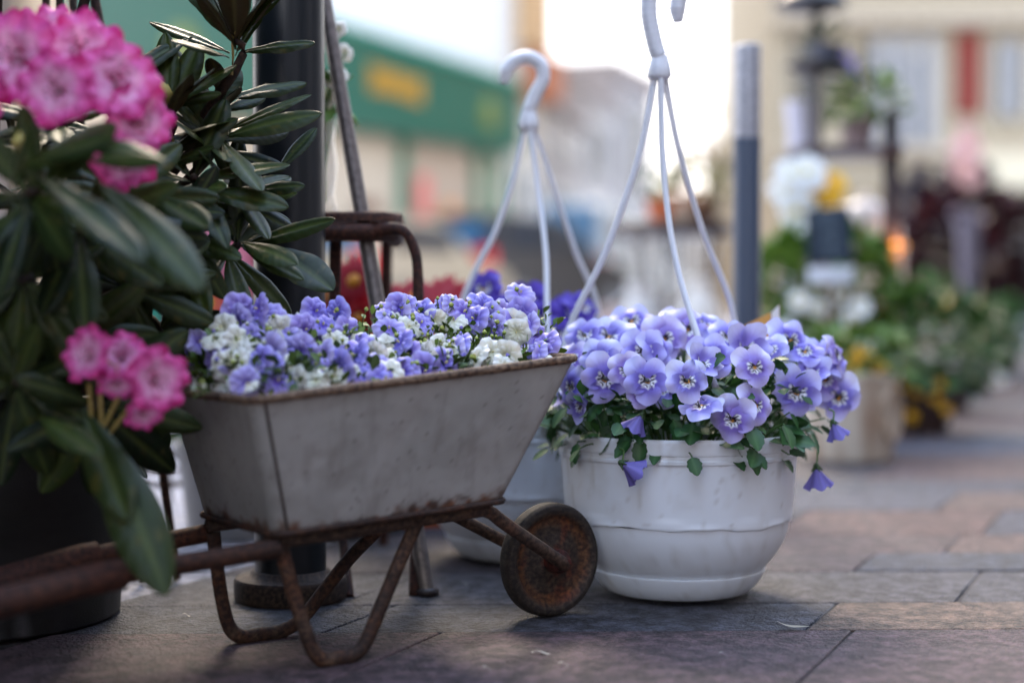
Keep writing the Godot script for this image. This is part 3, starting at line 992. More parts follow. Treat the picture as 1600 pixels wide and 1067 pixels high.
func bellflowers():
	rng.seed = 5
	var li := []
	var wh := []
	for k in 4:
		li.append(bell_mesh(10 + k, [S(184, 176, 240), S(168, 158, 234), S(176, 162, 234), S(160, 154, 234)][k], [S(118, 100, 206), S(104, 86, 196), S(116, 88, 196), S(104, 92, 202)][k], S(96, 78, 186)))
		wh.append(bell_mesh(30 + k, S(236, 236, 228), S(226, 226, 196), S(206, 210, 180)))
	li.append(bell_mesh(50, S(196, 188, 242), S(146, 128, 218), S(116, 98, 198), false))
	var bg := bud_mesh(S(176, 186, 96), S(104, 128, 52))
	var bl := bud_mesh(S(128, 116, 206), S(104, 128, 60))
	var bw := bud_mesh(S(222, 226, 206), S(120, 140, 70))
	var plants := [
		["bellflower", "lilac bellflower plant at the left end of the wheelbarrow tray", "L", 0],
		["bellflower", "white bellflower plant low at the left end of the wheelbarrow tray", "W", 0],
		["bellflower", "lilac bellflower plant with many buds at the right end of the wheelbarrow tray", "L", 1],
		["bellflower", "white bellflower plant at the right half of the wheelbarrow tray", "W", 1],
	]
	var lists := {
		"L0": [[362, 502], [390, 500], [401, 480], [420, 498], [372, 484], [396, 532], [492, 487], [524, 486], [478, 516], [469, 550], [446, 528], [505, 556], [540, 497], [545, 518]],
		"L0b": [[540, 545], [553, 556], [300, 550], [362, 565], [382, 572], [400, 565], [420, 572], [434, 594], [385, 600], [338, 566], [527, 573], [420, 548], [312, 534], [505, 505], [560, 540]],
		"W0": [[332, 527], [373, 530], [388, 547], [412, 550], [287, 577], [307, 586], [324, 597], [352, 594], [447, 568], [462, 592], [492, 592], [522, 590], [542, 586], [372, 555], [288, 598], [430, 540]],
		"L1": [[625, 481], [656, 486], [609, 514], [637, 551], [631, 581], [695, 566], [712, 540], [741, 496], [708, 478], [757, 476], [762, 498], [771, 516], [786, 488], [640, 474], [725, 488]],
		"L1b": [[838, 522], [836, 552], [850, 540], [664, 580], [580, 590], [602, 592], [815, 490], [800, 497], [690, 476], [617, 498], [852, 560], [825, 508], [660, 505], [598, 570]],
		"W1": [[620, 503], [681, 503], [708, 498], [567, 538], [609, 545], [598, 560], [662, 558], [808, 520], [820, 506], [798, 508], [789, 556], [793, 572], [771, 550], [640, 510], [585, 552], [850, 575]],
	}
	for pl in plants:
		var spots: Array = lists[pl[2] + str(pl[3])].duplicate()
		if pl[2] == "L": spots.append_array(lists["L" + str(pl[3]) + "b"])
		for k in (6 if pl[2] == "W" else 6):
			var xx := rr(296, 555) if pl[3] == 0 else rr(590, 815)
			spots.append([xx, 617.0 - maxf(0.0, xx - 395.0) * 0.108 - rr(14, 118 if xx > 340 else 60) * (0.55 if absf(xx - 575) < 25 else 1.0)])
		var base := W(-0.01 if pl[3] == 0 else 0.14, 0.225, 0.02 if pl[2] == "L" else -0.03)
		var t := thing(pl[0], pl[1], "flower", base)
		var st := MB.new()
		for q in spots:
			var px: float = q[0] + rr(-2, 2)
			var py: float = q[1] + rr(-2, 2)
			var rimy := 617.0 - (px - 395.0) * 0.108 if px > 395 else 620.0
			var k := clampf((rimy - py) / 120.0, 0.0, 1.0)
			var lat := lerpf(-0.070, 0.035, pow(k, 0.8)) + rr(-0.008, 0.008)
			var bt := BT(px, py, lat)
			if bt.x < -0.066:
				var r := ray(px, py)
				var kk := r.x / -r.z
				var o := BO + BA * -0.066
				lat = (kk * -o.z - o.x) / (BL.x + kk * BL.z)
				bt = BT(px, py, lat)
			var p := W(bt.x, bt.y, bt.z)
			var rad := rr(0.0138, 0.0172) * (0.9 if pl[2] == "W" else 1.0)
			var dirv := Vector3(rr(-0.9, 0.9), rr(-0.15, 0.8) , rr(0.5, 1.0))
			var o2 := Vector3(p.x, 0.23, p.z) + Vector3(rr(-0.01, 0.01), 0, -0.02)
			stalk(st, o2, p - dirv.normalized() * rad * 0.5, 0.0007, S(84, 110, 48))
			var me: Mesh = li[rng.randi() % 5] if pl[2] == "L" else wh[rng.randi() % 4]
			part("flower", me, M.petal, t, Transform3D(facing(dirv, rr(0, TAU)).scaled(Vector3.ONE * rad * rr(0.9, 1.1)), p))
		# buds between the flowers
		var nb := 46 if pl[3] == 1 else 26
		for k in nb:
			var px := rr(290, 555) if pl[3] == 0 else rr(570, 858)
			if pl[3] == 1 and k % 2 == 0: px = rr(640, 800)
			var rimy := 617.0 - (px - 395.0) * 0.108 if px > 395 else 620.0
			var py := rimy - rr(12, 118) * (1.0 if px > 330 else 0.5)
			var kk := clampf((rimy - py) / 120.0, 0.0, 1.0)
			var p := BW(px, py, lerpf(-0.072, 0.025, pow(kk, 0.8)))
			var o2 := Vector3(p.x, 0.235, p.z) + Vector3(rr(-0.012, 0.012), 0, -0.02)
			var s := rr(0.0026, 0.0046)
			var which := rng.randf()
			var upv := Vector3(rr(-0.5, 0.5), 1, rr(-0.2, 0.8)).normalized()
			part("bud", bg if which < 0.62 else (bl if pl[2] == "L" else bw), M.soft_leaf, t, along(p, p + upv * s, Vector3.BACK))
			stalk(st, o2, p - upv * s * 1.2, 0.0005, S(84, 112, 46))
		part("stems", st, M.soft_leaf, t)
		var lf := MB.new()
		for k in 40:
			var px := rr(285, 560) if pl[3] == 0 else rr(565, 862)
			var rimy := 617.0 - (px - 395.0) * 0.108 if px > 395 else 620.0
			var py := rimy - rr(-6, 92) * (1.0 if px > 340 else 0.55)
			var kk := clampf((rimy - py) / 120.0, 0.0, 1.0)
			var lat := lerpf(-0.066, 0.03, kk) + 0.024
			var bt := BT(px, py + 8, lat)
			if bt.x < -0.06: bt.z += 0.05; bt.x = -0.06
			small_leaves(lf, W(bt.x, bt.y, bt.z), Vector3.ONE * 0.014, 11, 0.010, S(66, 92, 38), S(122, 146, 66))
		for k in 14:
			small_leaves(lf, W(rr(-0.06, 0.07) if pl[3] == 0 else rr(0.07, 0.215), 0.245, rr(-0.05, 0.07)), Vector3(0.02, 0.012, 0.02), 14, 0.013, S(38, 58, 28), S(80, 104, 44))
		tag(part("foliage", lf, M.soft_leaf, t), "", "", "", "stuff")

# ---------------------------------------------------------------- pansies and their pots
func viola_mesh(sd: int, edge: Color, main: Color, core: Color, closed := 0.0) -> ArrayMesh:
	var b := MB.new()
	var r0 := RandomNumberGenerator.new(); r0.seed = sd
	var pet := [[-0.36, 0.44, 0.50, 0.52, -0.10, 0], [0.36, 0.40, 0.50, 0.52, -0.07, 0], [-0.47, -0.10, 0.46, 0.40, 0.0, 1], [0.47, -0.10, 0.46, 0.40, 0.015, 1], [0.0, -0.50, 0.52, 0.48, 0.04, 1]]
	for q in pet:
		var ph := r0.randf() * TAU
		var wv := r0.randf_range(0.05, 0.13)
		var jx := r0.randf_range(-0.04, 0.04)
		var jy := r0.randf_range(-0.04, 0.04)
		var sc := r0.randf_range(0.93, 1.07)
		b.grid(30, 9, func(u, w):
			var a: float = u * TAU
			var rad: float = w * sc * (1.0 + 0.035 * sin(3.0 * a + ph) + 0.02 * sin(7.0 * a + ph))
			var x: float = q[0] + jx * w + cos(a) * q[2] * rad
			var y: float = q[1] + jy * w + sin(a) * q[3] * rad
			var r := Vector2(x, y).length()
			var z: float = q[4] - (0.16 - closed) * r * r + wv * sin(3.0 * a + ph) * w * w + 0.10 * exp(-r * r * 14.0) * -1.0
			if closed > 0.0: z += closed * r * r * 0.9
			var col := main.lerp(edge, smoothstep(0.45, 1.0, r * (1.0 if q[5] == 1 else 1.05)) * (0.95 if q[5] == 0 else 0.6))
			col = col.lerp(core, smoothstep(0.75, 0.25, r) * (0.9 if q[5] == 1 else 0.6))
			col = col * (1.0 - 0.10 * pow(0.5 + 0.5 * sin(atan2(y - q[1] * 0.4, x - q[0] * 0.4) * 16.0 + ph), 4.0) * (1.0 - w))
			if q[5] == 1:
				var an := atan2(y, x)
				var patch := smoothstep(0.37, 0.30, r + 0.035 * sin(an * 9.0))
				col = col.lerp(Color(0.86, 0.86, 0.92), patch)
				var wh := smoothstep(-0.05, 0.35, sin(an * 11.0 + 0.8)) * smoothstep(0.33, 0.27, r)
				col = col.lerp(S(30, 16, 46), maxf(wh, smoothstep(0.19, 0.14, r)))
				if Vector2(x, y + 0.07).length() < 0.065: col = S(222, 150, 24)
			return [Vector3(x, y, z), col], true)
	# calyx and spur
	b.tube([Vector3(0, 0, -0.06), Vector3(0, 0.02, -0.3), Vector3(0, 0.0, -0.5)], [0.10, 0.12, 0.05], 6, S(92, 96, 90))
	return b.mesh()

func hanging_viola(main: Color) -> ArrayMesh:      # a wilted or half open bloom, hangs along -y
	var b := MB.new()
	b.grid(24, 8, func(u, w):
		var a: float = u * TAU
		var r: float = 0.12 + 0.62 * pow(w, 1.3) * (0.85 + 0.2 * sin(3.0 * a) + 0.1 * sin(7.0 * a))
		return [Vector3(cos(a) * r, -w * 1.0 + 0.10 * sin(5.0 * a) * w, -sin(a) * r * 0.8), main.lerp(main * 1.5, 0.5 + 0.5 * sin(9.0 * a)).lerp(S(110, 96, 170), 0.15)], true)
	b.ball(Vector3(0, 0.02, 0), Vector3(0.16, 0.2, 0.16), S(52, 76, 40), 8, 5)
	for k in 5:
		var a := TAU * k / 5
		b.tube([Vector3(cos(a) * 0.1, 0, sin(a) * 0.1), Vector3(cos(a) * 0.3, -0.2, sin(a) * 0.3)], [0.08, 0.02], 5, S(56, 82, 44))
	return b.mesh()

func viola_leaf(sd: int) -> ArrayMesh:             # along +y, unit length
	var b := MB.new()
	var r0 := RandomNumberGenerator.new(); r0.seed = sd
	var curl := r0.randf_range(0.05, 0.3)
	b.grid(12, 6, func(u, w):
		var x: float = (w - 0.5) * 2.0
		var wd: float = 0.30 * pow(sin(PI * clampf(u * 0.97 + 0.015, 0, 1)), 0.7) * (1.0 + 0.10 * cos(u * 26.0) * absf(x))
		if u < 0.16: wd = 0.035
		var c := S(50, 96, 44).lerp(S(34, 74, 36), absf(x))
		c = c.lerp(S(84, 116, 70), smoothstep(0.16, 0.0, absf(x)) * 0.4)
		return [Vector3(x * wd, u, -curl * u * u + 0.16 * wd * x * x), c])
	return b.mesh()

func hang_pot(called: String, label: String, c: Vector3) -> Node3D:
	var t := thing(called, label, "flower pot", c)
	var col := func(p, an):
		var n := nz(p + c, 22.0)
		var sk := nz(Vector3(p.x, p.y * 0.2, p.z) + c, 48.0)
		var sp := nz(p + c * 3.0, 150.0)
		return S(234, 239, 246).lerp(S(186, 184, 180), smoothstep(0.22, 0.55, sk) * 0.4).lerp(S(120, 108, 96), smoothstep(0.5, 0.66, sp) * smoothstep(0.09, 0.0, p.y) * 0.7).lerp(S(196, 194, 190), smoothstep(0.1, 0.5, n) * 0.18).lerp(S(150, 140, 130), smoothstep(0.48, 0.62, nz(p + c, 70.0)) * 0.3)
	var b := MB.new(); b.xf = Transform3D(Basis(), c)
	b.lathe([Vector2(0.062, 0.004), Vector2(0.070, 0.0045), Vector2(0.0745, 0.006), Vector2(0.080, 0.011), Vector2(0.0858, 0.018), Vector2(0.0895, 0.0255), Vector2(0.0905, 0.028), Vector2(0.0905, 0.0288), Vector2(0.0885, 0.0292)], 96, col)
	part("saucer", b, M.plastic, t)
	b = MB.new(); b.xf = Transform3D(Basis(), c)
	b.lathe([Vector2(0.080, 0.022), Vector2(0.0893, 0.0305), Vector2(0.0975, 0.040), Vector2(0.1045, 0.050), Vector2(0.1095, 0.060), Vector2(0.113, 0.070), Vector2(0.1145, 0.0785), Vector2(0.1148, 0.0815)], 96, col)
	part("lower_bowl", b, M.plastic, t)
	b = MB.new(); b.xf = Transform3D(Basis(), c)
	var seg := 180
	var rows0 := [[0.1140, 0.0800], [0.1166, 0.0812], [0.1172, 0.0835], [0.1180, 0.095], [0.1196, 0.115], [0.1212, 0.135], [0.1218, 0.1445], [0.1218, 0.1445], [0.1238, 0.1455], [0.1240, 0.1485], [0.1240, 0.1485], [0.1228, 0.1495], [0.1228, 0.1535], [0.1228, 0.1535], [0.1248, 0.1545], [0.1258, 0.1665], [0.1245, 0.1695], [0.1222, 0.1695], [0.1208, 0.165], [0.1190, 0.13], [0.115, 0.10]]
	var rows := []
	for k in rows0.size() - 1:
		for m in 4: rows.append([lerpf(rows0[k][0], rows0[k + 1][0], m / 4.0), lerpf(rows0[k][1], rows0[k + 1][1], m / 4.0)])
	rows.append(rows0[-1])
	b.grid(seg, rows.size() - 1, func(u, w):
		var k := roundi(w * (rows.size() - 1))
		var a: float = u * TAU
		var r: float = rows[k][0]
		var y: float = rows[k][1]
		if k < 12: y += (0.0014 * sin(a * 8.0) + 0.0012 * sin(a * 3.0 + 1.0) + 0.0005 * sin(a * 23.0)) * (1.0 - k / 12.0)
		if k < 9: r += 0.0012 * maxf(0.0, sin(a * 8.0 + 0.9))      # the wavy lower edge of the upper shell
		if k > 10 and k < 25: r -= 0.0009 * pow(absf(sin(a * 4.5)), 6.0)           # shallow vertical flutes
		var p := Vector3(cos(a) * r, y, -sin(a) * r)
		return [p, col.call(p, a)])
	part("upper_shell", b, M.plastic, t)
	b = MB.new(); b.xf = Transform3D(Basis(), c)
	b.lathe([Vector2(0.0, 0.152), Vector2(0.06, 0.153), Vector2(0.119, 0.150)], 32, S(46, 37, 30))
	part("soil", b, M.soil, t)
	return t

func hanger(t: Node3D, straps: Array, hook: Array, collar: Vector3, th: float):
	var wc := S(226, 228, 234)
	for s in straps:
		var b := MB.new()
		b.tube(smooth(s, 8), th, 10, wc, 0.85)
		part("hanger_strap", b, M.plastic, t)
	var b := MB.new()
	b.tube([collar + Vector3(0, -0.012, 0), collar + Vector3(0, -0.008, 0), collar + Vector3(0, 0.0, 0), collar + Vector3(0, 0.012, 0), collar + Vector3(0, 0.014, 0)], [0.0095, 0.0125, 0.0115, 0.0085, 0.006], 14, wc)
	var col := part("hanger_collar", b, M.plastic, t)
	b = MB.new()
	var pts := smooth(hook, 10)
	var rad := []
	for k in pts.size():
		var u := float(k) / (pts.size() - 1)
		rad.append((0.0098 + 0.00025 * sin(k * 1.9)) * (1.0 if u < 0.9 else lerpf(1.0, 0.55, (u - 0.9) / 0.1)))
	b.tube(pts, rad, 12, wc, 0.85, Vector3.BACK)
	part("hanger_hook", b, M.plastic, col)

func viola_plant(label: String, c: Vector3, hero: Array, meshes: Array, leafs: Array, extra: int, lc: int, hanging: Array, hm: Mesh, group := "") -> void:
	var t := thing("pansy_plant", label, "flower", c + Vector3(0, 0.155, 0), group)
	var st := MB.new()
	var put := func(p: Vector3, dirv: Vector3, rad: float, me: Mesh):
		var o: Vector3 = c + Vector3(0, 0.155, 0) + (p - c) * Vector3(0.45, 0, 0.45)
		stalk(st, o, p - dirv.normalized() * rad * 0.35, 0.0010, S(86, 118, 58))
		part("flower", me, M.petal, t, Transform3D(facing(dirv, rr(-0.3, 0.3)).scaled(Vector3.ONE * rad), p))
	for h in hero:
		# the depth at which the ray meets the mound
		var py: float = h[1]
		var dx: float = (h[0] - (800.0 + c.x / -c.z * F)) / F * -c.z
		var back := clampf((575.0 - py) / 90.0, 0.0, 1.0)
		var rim := 0.15 if dx > 0 else 0.14
		var dep := -c.z - sqrt(maxf(0.0, rim * rim - dx * dx)) * lerpf(0.98, -0.2, back)
		var p := P(h[0], py, dep)
		var yaw: float = h[3] if h.size() > 3 else rr(-0.35, 0.35) + dx * 2.0
		yaw += rr(-0.25, 0.25)
		var pit: float = (h[4] if h.size() > 4 else rr(-0.05, 0.30)) + rr(-0.18, 0.18)
		var dirv := Vector3(sin(yaw) * cos(pit), sin(pit), cos(yaw) * cos(pit))
		var rad: float = h[2] * rr(0.56, 0.68) / F * dep
		put.call(p, dirv, rad, meshes[rng.randi() % meshes.size()])
	for k in extra:
		var a := rr(0.15, PI - 0.15) if k % 3 else rr(PI, TAU)
		var r := 0.135 * sqrt(rr(0.15, 1.0))
		var p := c + Vector3(cos(a) * r, 0.285 - 3.4 * r * r + rr(-0.012, 0.006), -sin(a) * r)
		if k % 3 == 0: p.y -= 0.02
		put.call(p, Vector3(cos(a) * 0.7, 0.75, 0.35 - sin(a) * 0.5) + rv(0.3), rr(0.019, 0.023), meshes[rng.randi() % meshes.size()])
	for h in hanging:
		var p := P(h[0], h[1], -c.z - h[3])
		var o := P(h[4], h[5], -c.z - h[3] + 0.01)
		b_hang(st, o, p)
		part("hanging_flower", hm, M.petal, t, Transform3D(Basis(Vector3.BACK, h[6]).scaled(Vector3.ONE * h[2]), p))
	# leaves: a skirt over the rim and a dome under the blooms
	for k in lc:
		var a := rr(PI, TAU) if k % 4 else rr(0, PI)
		var skirt := k % 2 == 0
		var r := rr(0.105, 0.15) if skirt else rr(0.03, 0.125)
		var y := rr(0.150, 0.205) if skirt else rr(0.185, 0.245)
		if skirt and k % 3 == 0: r = rr(0.118, 0.135); y = rr(0.165, 0.182)
		var p := c + Vector3(cos(a) * r, y, -sin(a) * r)
		var outv := Vector3(cos(a), 0, -sin(a))
		var dirv := (outv * rr(0.3, 1.0) + Vector3(0, rr(-1.1, 0.2) if skirt else rr(-0.2, 0.6), 0) + rv(0.45)).normalized()
		var s := rr(0.017, 0.029)
		if skirt: stalk(st, c + Vector3(cos(a) * 0.1, 0.158, -sin(a) * 0.1), p, 0.0008, S(70, 106, 52))
		part("leaf", leafs[rng.randi() % leafs.size()], M.soft_leaf, t, along(p, p + dirv * s, outv + Vector3(0, 0.9, 0) + rv(0.3), rr(0.85, 1.25)))
	var lf := MB.new()
	part("stems", st, M.soft_leaf, t)
	for k in 70:
		var a := rr(0, TAU)
		var r := rr(0.02, 0.13)
		small_leaves(lf, c + Vector3(cos(a) * r, rr(0.165, 0.222), -sin(a) * r), Vector3(0.022, 0.016, 0.022), 12, 0.017, S(34, 66, 30), S(66, 108, 48))
	tag(part("foliage", lf, M.soft_leaf, t), "", "", "", "stuff")

func b_hang(st: MB, o: Vector3, p: Vector3):
	st.tube(smooth([o, o.lerp(p, 0.5) + Vector3(0.003, 0.004, 0), p], 4), 0.0009, 5, S(80, 112, 54))

func pots():
	rng.seed = 9
	var c := P(1060, 470, 1.588); c.y = 0.004
	var t := hang_pot("hanging_pot", "white plastic hanging pot of pale lilac pansies standing beside the wheelbarrow", c)
	var cl := P(1031, 106, 1.60)
	var rimp := func(an: float, h: float): return c + Vector3(cos(an) * 0.1225, h, -sin(an) * 0.1225)
	hanger(t, [
		[cl + Vector3(-0.005, -0.01, 0.0), P(1000, 240, 1.605), P(948, 390, 1.615), P(884, 530, 1.625), rimp.call(PI, 0.17)],
		[cl + Vector3(0.001, -0.01, 0.006), P(1037, 260, 1.585), P(1057, 410, 1.555), P(1113, 590, 1.50), rimp.call(-1.15, 0.17)],
		[cl + Vector3(0.006, -0.01, -0.004), P(1060, 230, 1.62), P(1098, 360, 1.655), P(1148, 500, 1.69), rimp.call(0.95, 0.17)],
	], [cl + Vector3(0, 0.012, 0), P(1026, 78, 1.60), P(1018, 45, 1.60), P(1014, 15, 1.60), P(1018, -25, 1.60), P(1036, -48, 1.60), P(1056, -40, 1.60), P(1062, -10, 1.60), P(1059, 12, 1.60), P(1060, 34, 1.60)], cl, 0.0036)
	var c2 := P(815, 470, 1.812); c2.y = 0.004
	var t2 := hang_pot("hanging_pot", "white plastic hanging pot of dark violet pansies half hidden behind the wheelbarrow", c2)
	var cl2 := P(826, 188, 1.83)
	var rim2 := func(an: float, h: float): return c2 + Vector3(cos(an) * 0.1225, h, -sin(an) * 0.1225)
	hanger(t2, [
		[cl2 + Vector3(-0.005, -0.01, 0.0), P(804, 270, 1.83), P(775, 360, 1.83), P(735, 440, 1.83), rim2.call(PI, 0.17)],
		[cl2 + Vector3(0.001, -0.01, 0.006), P(840, 290, 1.81), P(853, 400, 1.77), P(857, 530, 1.72), rim2.call(-1.2, 0.17)],
		[cl2 + Vector3(0.006, -0.01, -0.004), P(858, 270, 1.85), P(898, 390, 1.88), P(935, 490, 1.90), rim2.call(0.8, 0.17)],
	], [cl2 + Vector3(0, 0.012, 0), P(829, 165, 1.83), P(838, 145, 1.83), P(848, 125, 1.83), P(846, 103, 1.83), P(828, 90, 1.83), P(808, 93, 1.83), P(793, 108, 1.83), P(787, 130, 1.83)], cl2, 0.0036)

	var pale := []
	for k in 6: pale.append(viola_mesh(k + 1, [S(220, 223, 252), S(208, 208, 250), S(222, 218, 249)][k % 3], [S(166, 160, 236), S(154, 144, 231), S(170, 154, 231)][k % 3], [S(88, 70, 178), S(82, 60, 172), S(104, 68, 172)][k % 3]))
	pale.append(viola_mesh(20, S(206, 206, 246), S(158, 148, 226), S(112, 92, 192), 0.25))
	var deep := []
	for k in 3: deep.append(viola_mesh(k + 40, S(92, 72, 190), S(72, 48, 170), S(52, 28, 130)))
	var lfm := []
	for k in 4: lfm.append(viola_leaf(k))
	var hero := [
		[946, 592, 62, -0.15, 0.1], [979, 578, 54, 0.0, 0.2], [1012, 594, 68, -0.1, 0.25], [1002, 616, 40, -0.1, -0.1], [1006, 548, 58, 0.1, 0.35], [1039, 527, 66, -0.1, 0.4],
		[1075, 594, 62, -0.05, 0.05], [1075, 512, 62, 0.2, 0.45], [1116, 556, 60, 0.2, 0.4], [1145, 655, 66, -0.2, 0.1], [1183, 632, 60, 0.45, 0.1], [1180, 572, 60, 0.5, 0.15], [1246, 612, 72, 0.0, 0.1],
		[1291, 592, 60, 0.15, 0.2], [1312, 620, 66, 0.1, 0.05], [1236, 530, 62, 0.1, 0.35], [1168, 543, 66, 0.2, 0.4],
	]
	var hero2 := [
		[913, 522, 58, -0.5, 0.6], [951, 524, 64, -0.2, 0.7], [987, 500, 58, -0.1, 0.6], [1060, 500, 52, 0.2, 0.6], [1104, 506, 54, 0.3, 0.7], [1137, 524, 58, 0.1, 0.6], [1258, 548, 58, 0.3, 0.7], [1299, 556, 64, 0.5, 0.6],
		[1310, 552, 50, 0.9, 0.3], [1029, 544, 50, 0.6, 0.3], [1096, 632, 62, -0.3, 0.9], [893, 560, 56, -0.6, 0.4], [890, 604, 58, -0.9, 0.0], [905, 636, 46, -0.7, -0.2], [1205, 545, 50, -0.4, 0.7], [1100, 566, 52, 0.5, 0.6], [1270, 580, 52, -0.3, 0.5], [938, 556, 60, -0.3, 0.5],
	]
	hero.append_array(hero2)
	var hm := hanging_viola(S(108, 100, 170))
	viola_plant("pale lilac pansies with white and black faces filling the front white pot", c, hero, pale, lfm, 20, 290,
		[[972, 724, 0.020, 0.135, 968, 700, 1.0], [1276, 730, 0.021, 0.05, 1270, 690, 0.15], [1302, 660, 0.017, 0.06, 1296, 640, 0.4], [1003, 648, 0.018, 0.13, 1000, 640, -0.5]], hm)
	var dark := [[755, 450, 58, -0.2, 0.5], [825, 474, 62, 0.1, 0.3], [897, 488, 58, 0.3, 0.4], [912, 478, 50, 0.5, 0.6], [780, 490, 54], [850, 500, 54], [872, 520, 50], [810, 510, 50]]
	viola_plant("dark violet pansies in the rear white pot behind the bellflowers", c2, dark, deep, lfm, 8, 60, [], hm)
	# paper plant label stuck in the front pot
	t = thing("plant_label", "orange and white card plant label standing among the lilac pansies", "label", c + Vector3(0.08, 0.155, -0.05))
	var b := MB.new()
	var q := [P(1165, 508, 1.70), P(1205, 488, 1.67), P(1205, 560, 1.67), P(1168, 560, 1.70)]
	var ids := []
	for p in q: ids.append(b.vert(p, S(226, 166, 84)))
	b.quad(ids[0], ids[1], ids[2], ids[3])
	for p in q: ids.append(b.vert(p + Vector3(0.0, 0, -0.0008), S(226, 166, 84)))
	b.quad(ids[4], ids[7], ids[6], ids[5])
	part("orange_side", b, M.matte, t)
	b = MB.new()
	var q2 := [P(1206, 488, 1.67), P(1218, 476, 1.64), P(1219, 560, 1.64), P(1206, 560, 1.67)]
	ids = []
	for p in q2: ids.append(b.vert(p, S(232, 230, 226)))
	b.quad(ids[0], ids[1], ids[2], ids[3])
	for p in q2: ids.append(b.vert(p + Vector3(0.0006, 0, -0.0006), S(226, 166, 84)))
	b.quad(ids[4], ids[7], ids[6], ids[5])
	part("white_side", b, M.matte, t)
	b = MB.new()
	b.tube([c + Vector3(0.098, 0.15, -0.05), P(1200, 540, 1.672)], 0.0012, 6, S(220, 200, 160))
	part("stick", b, M.matte, t)

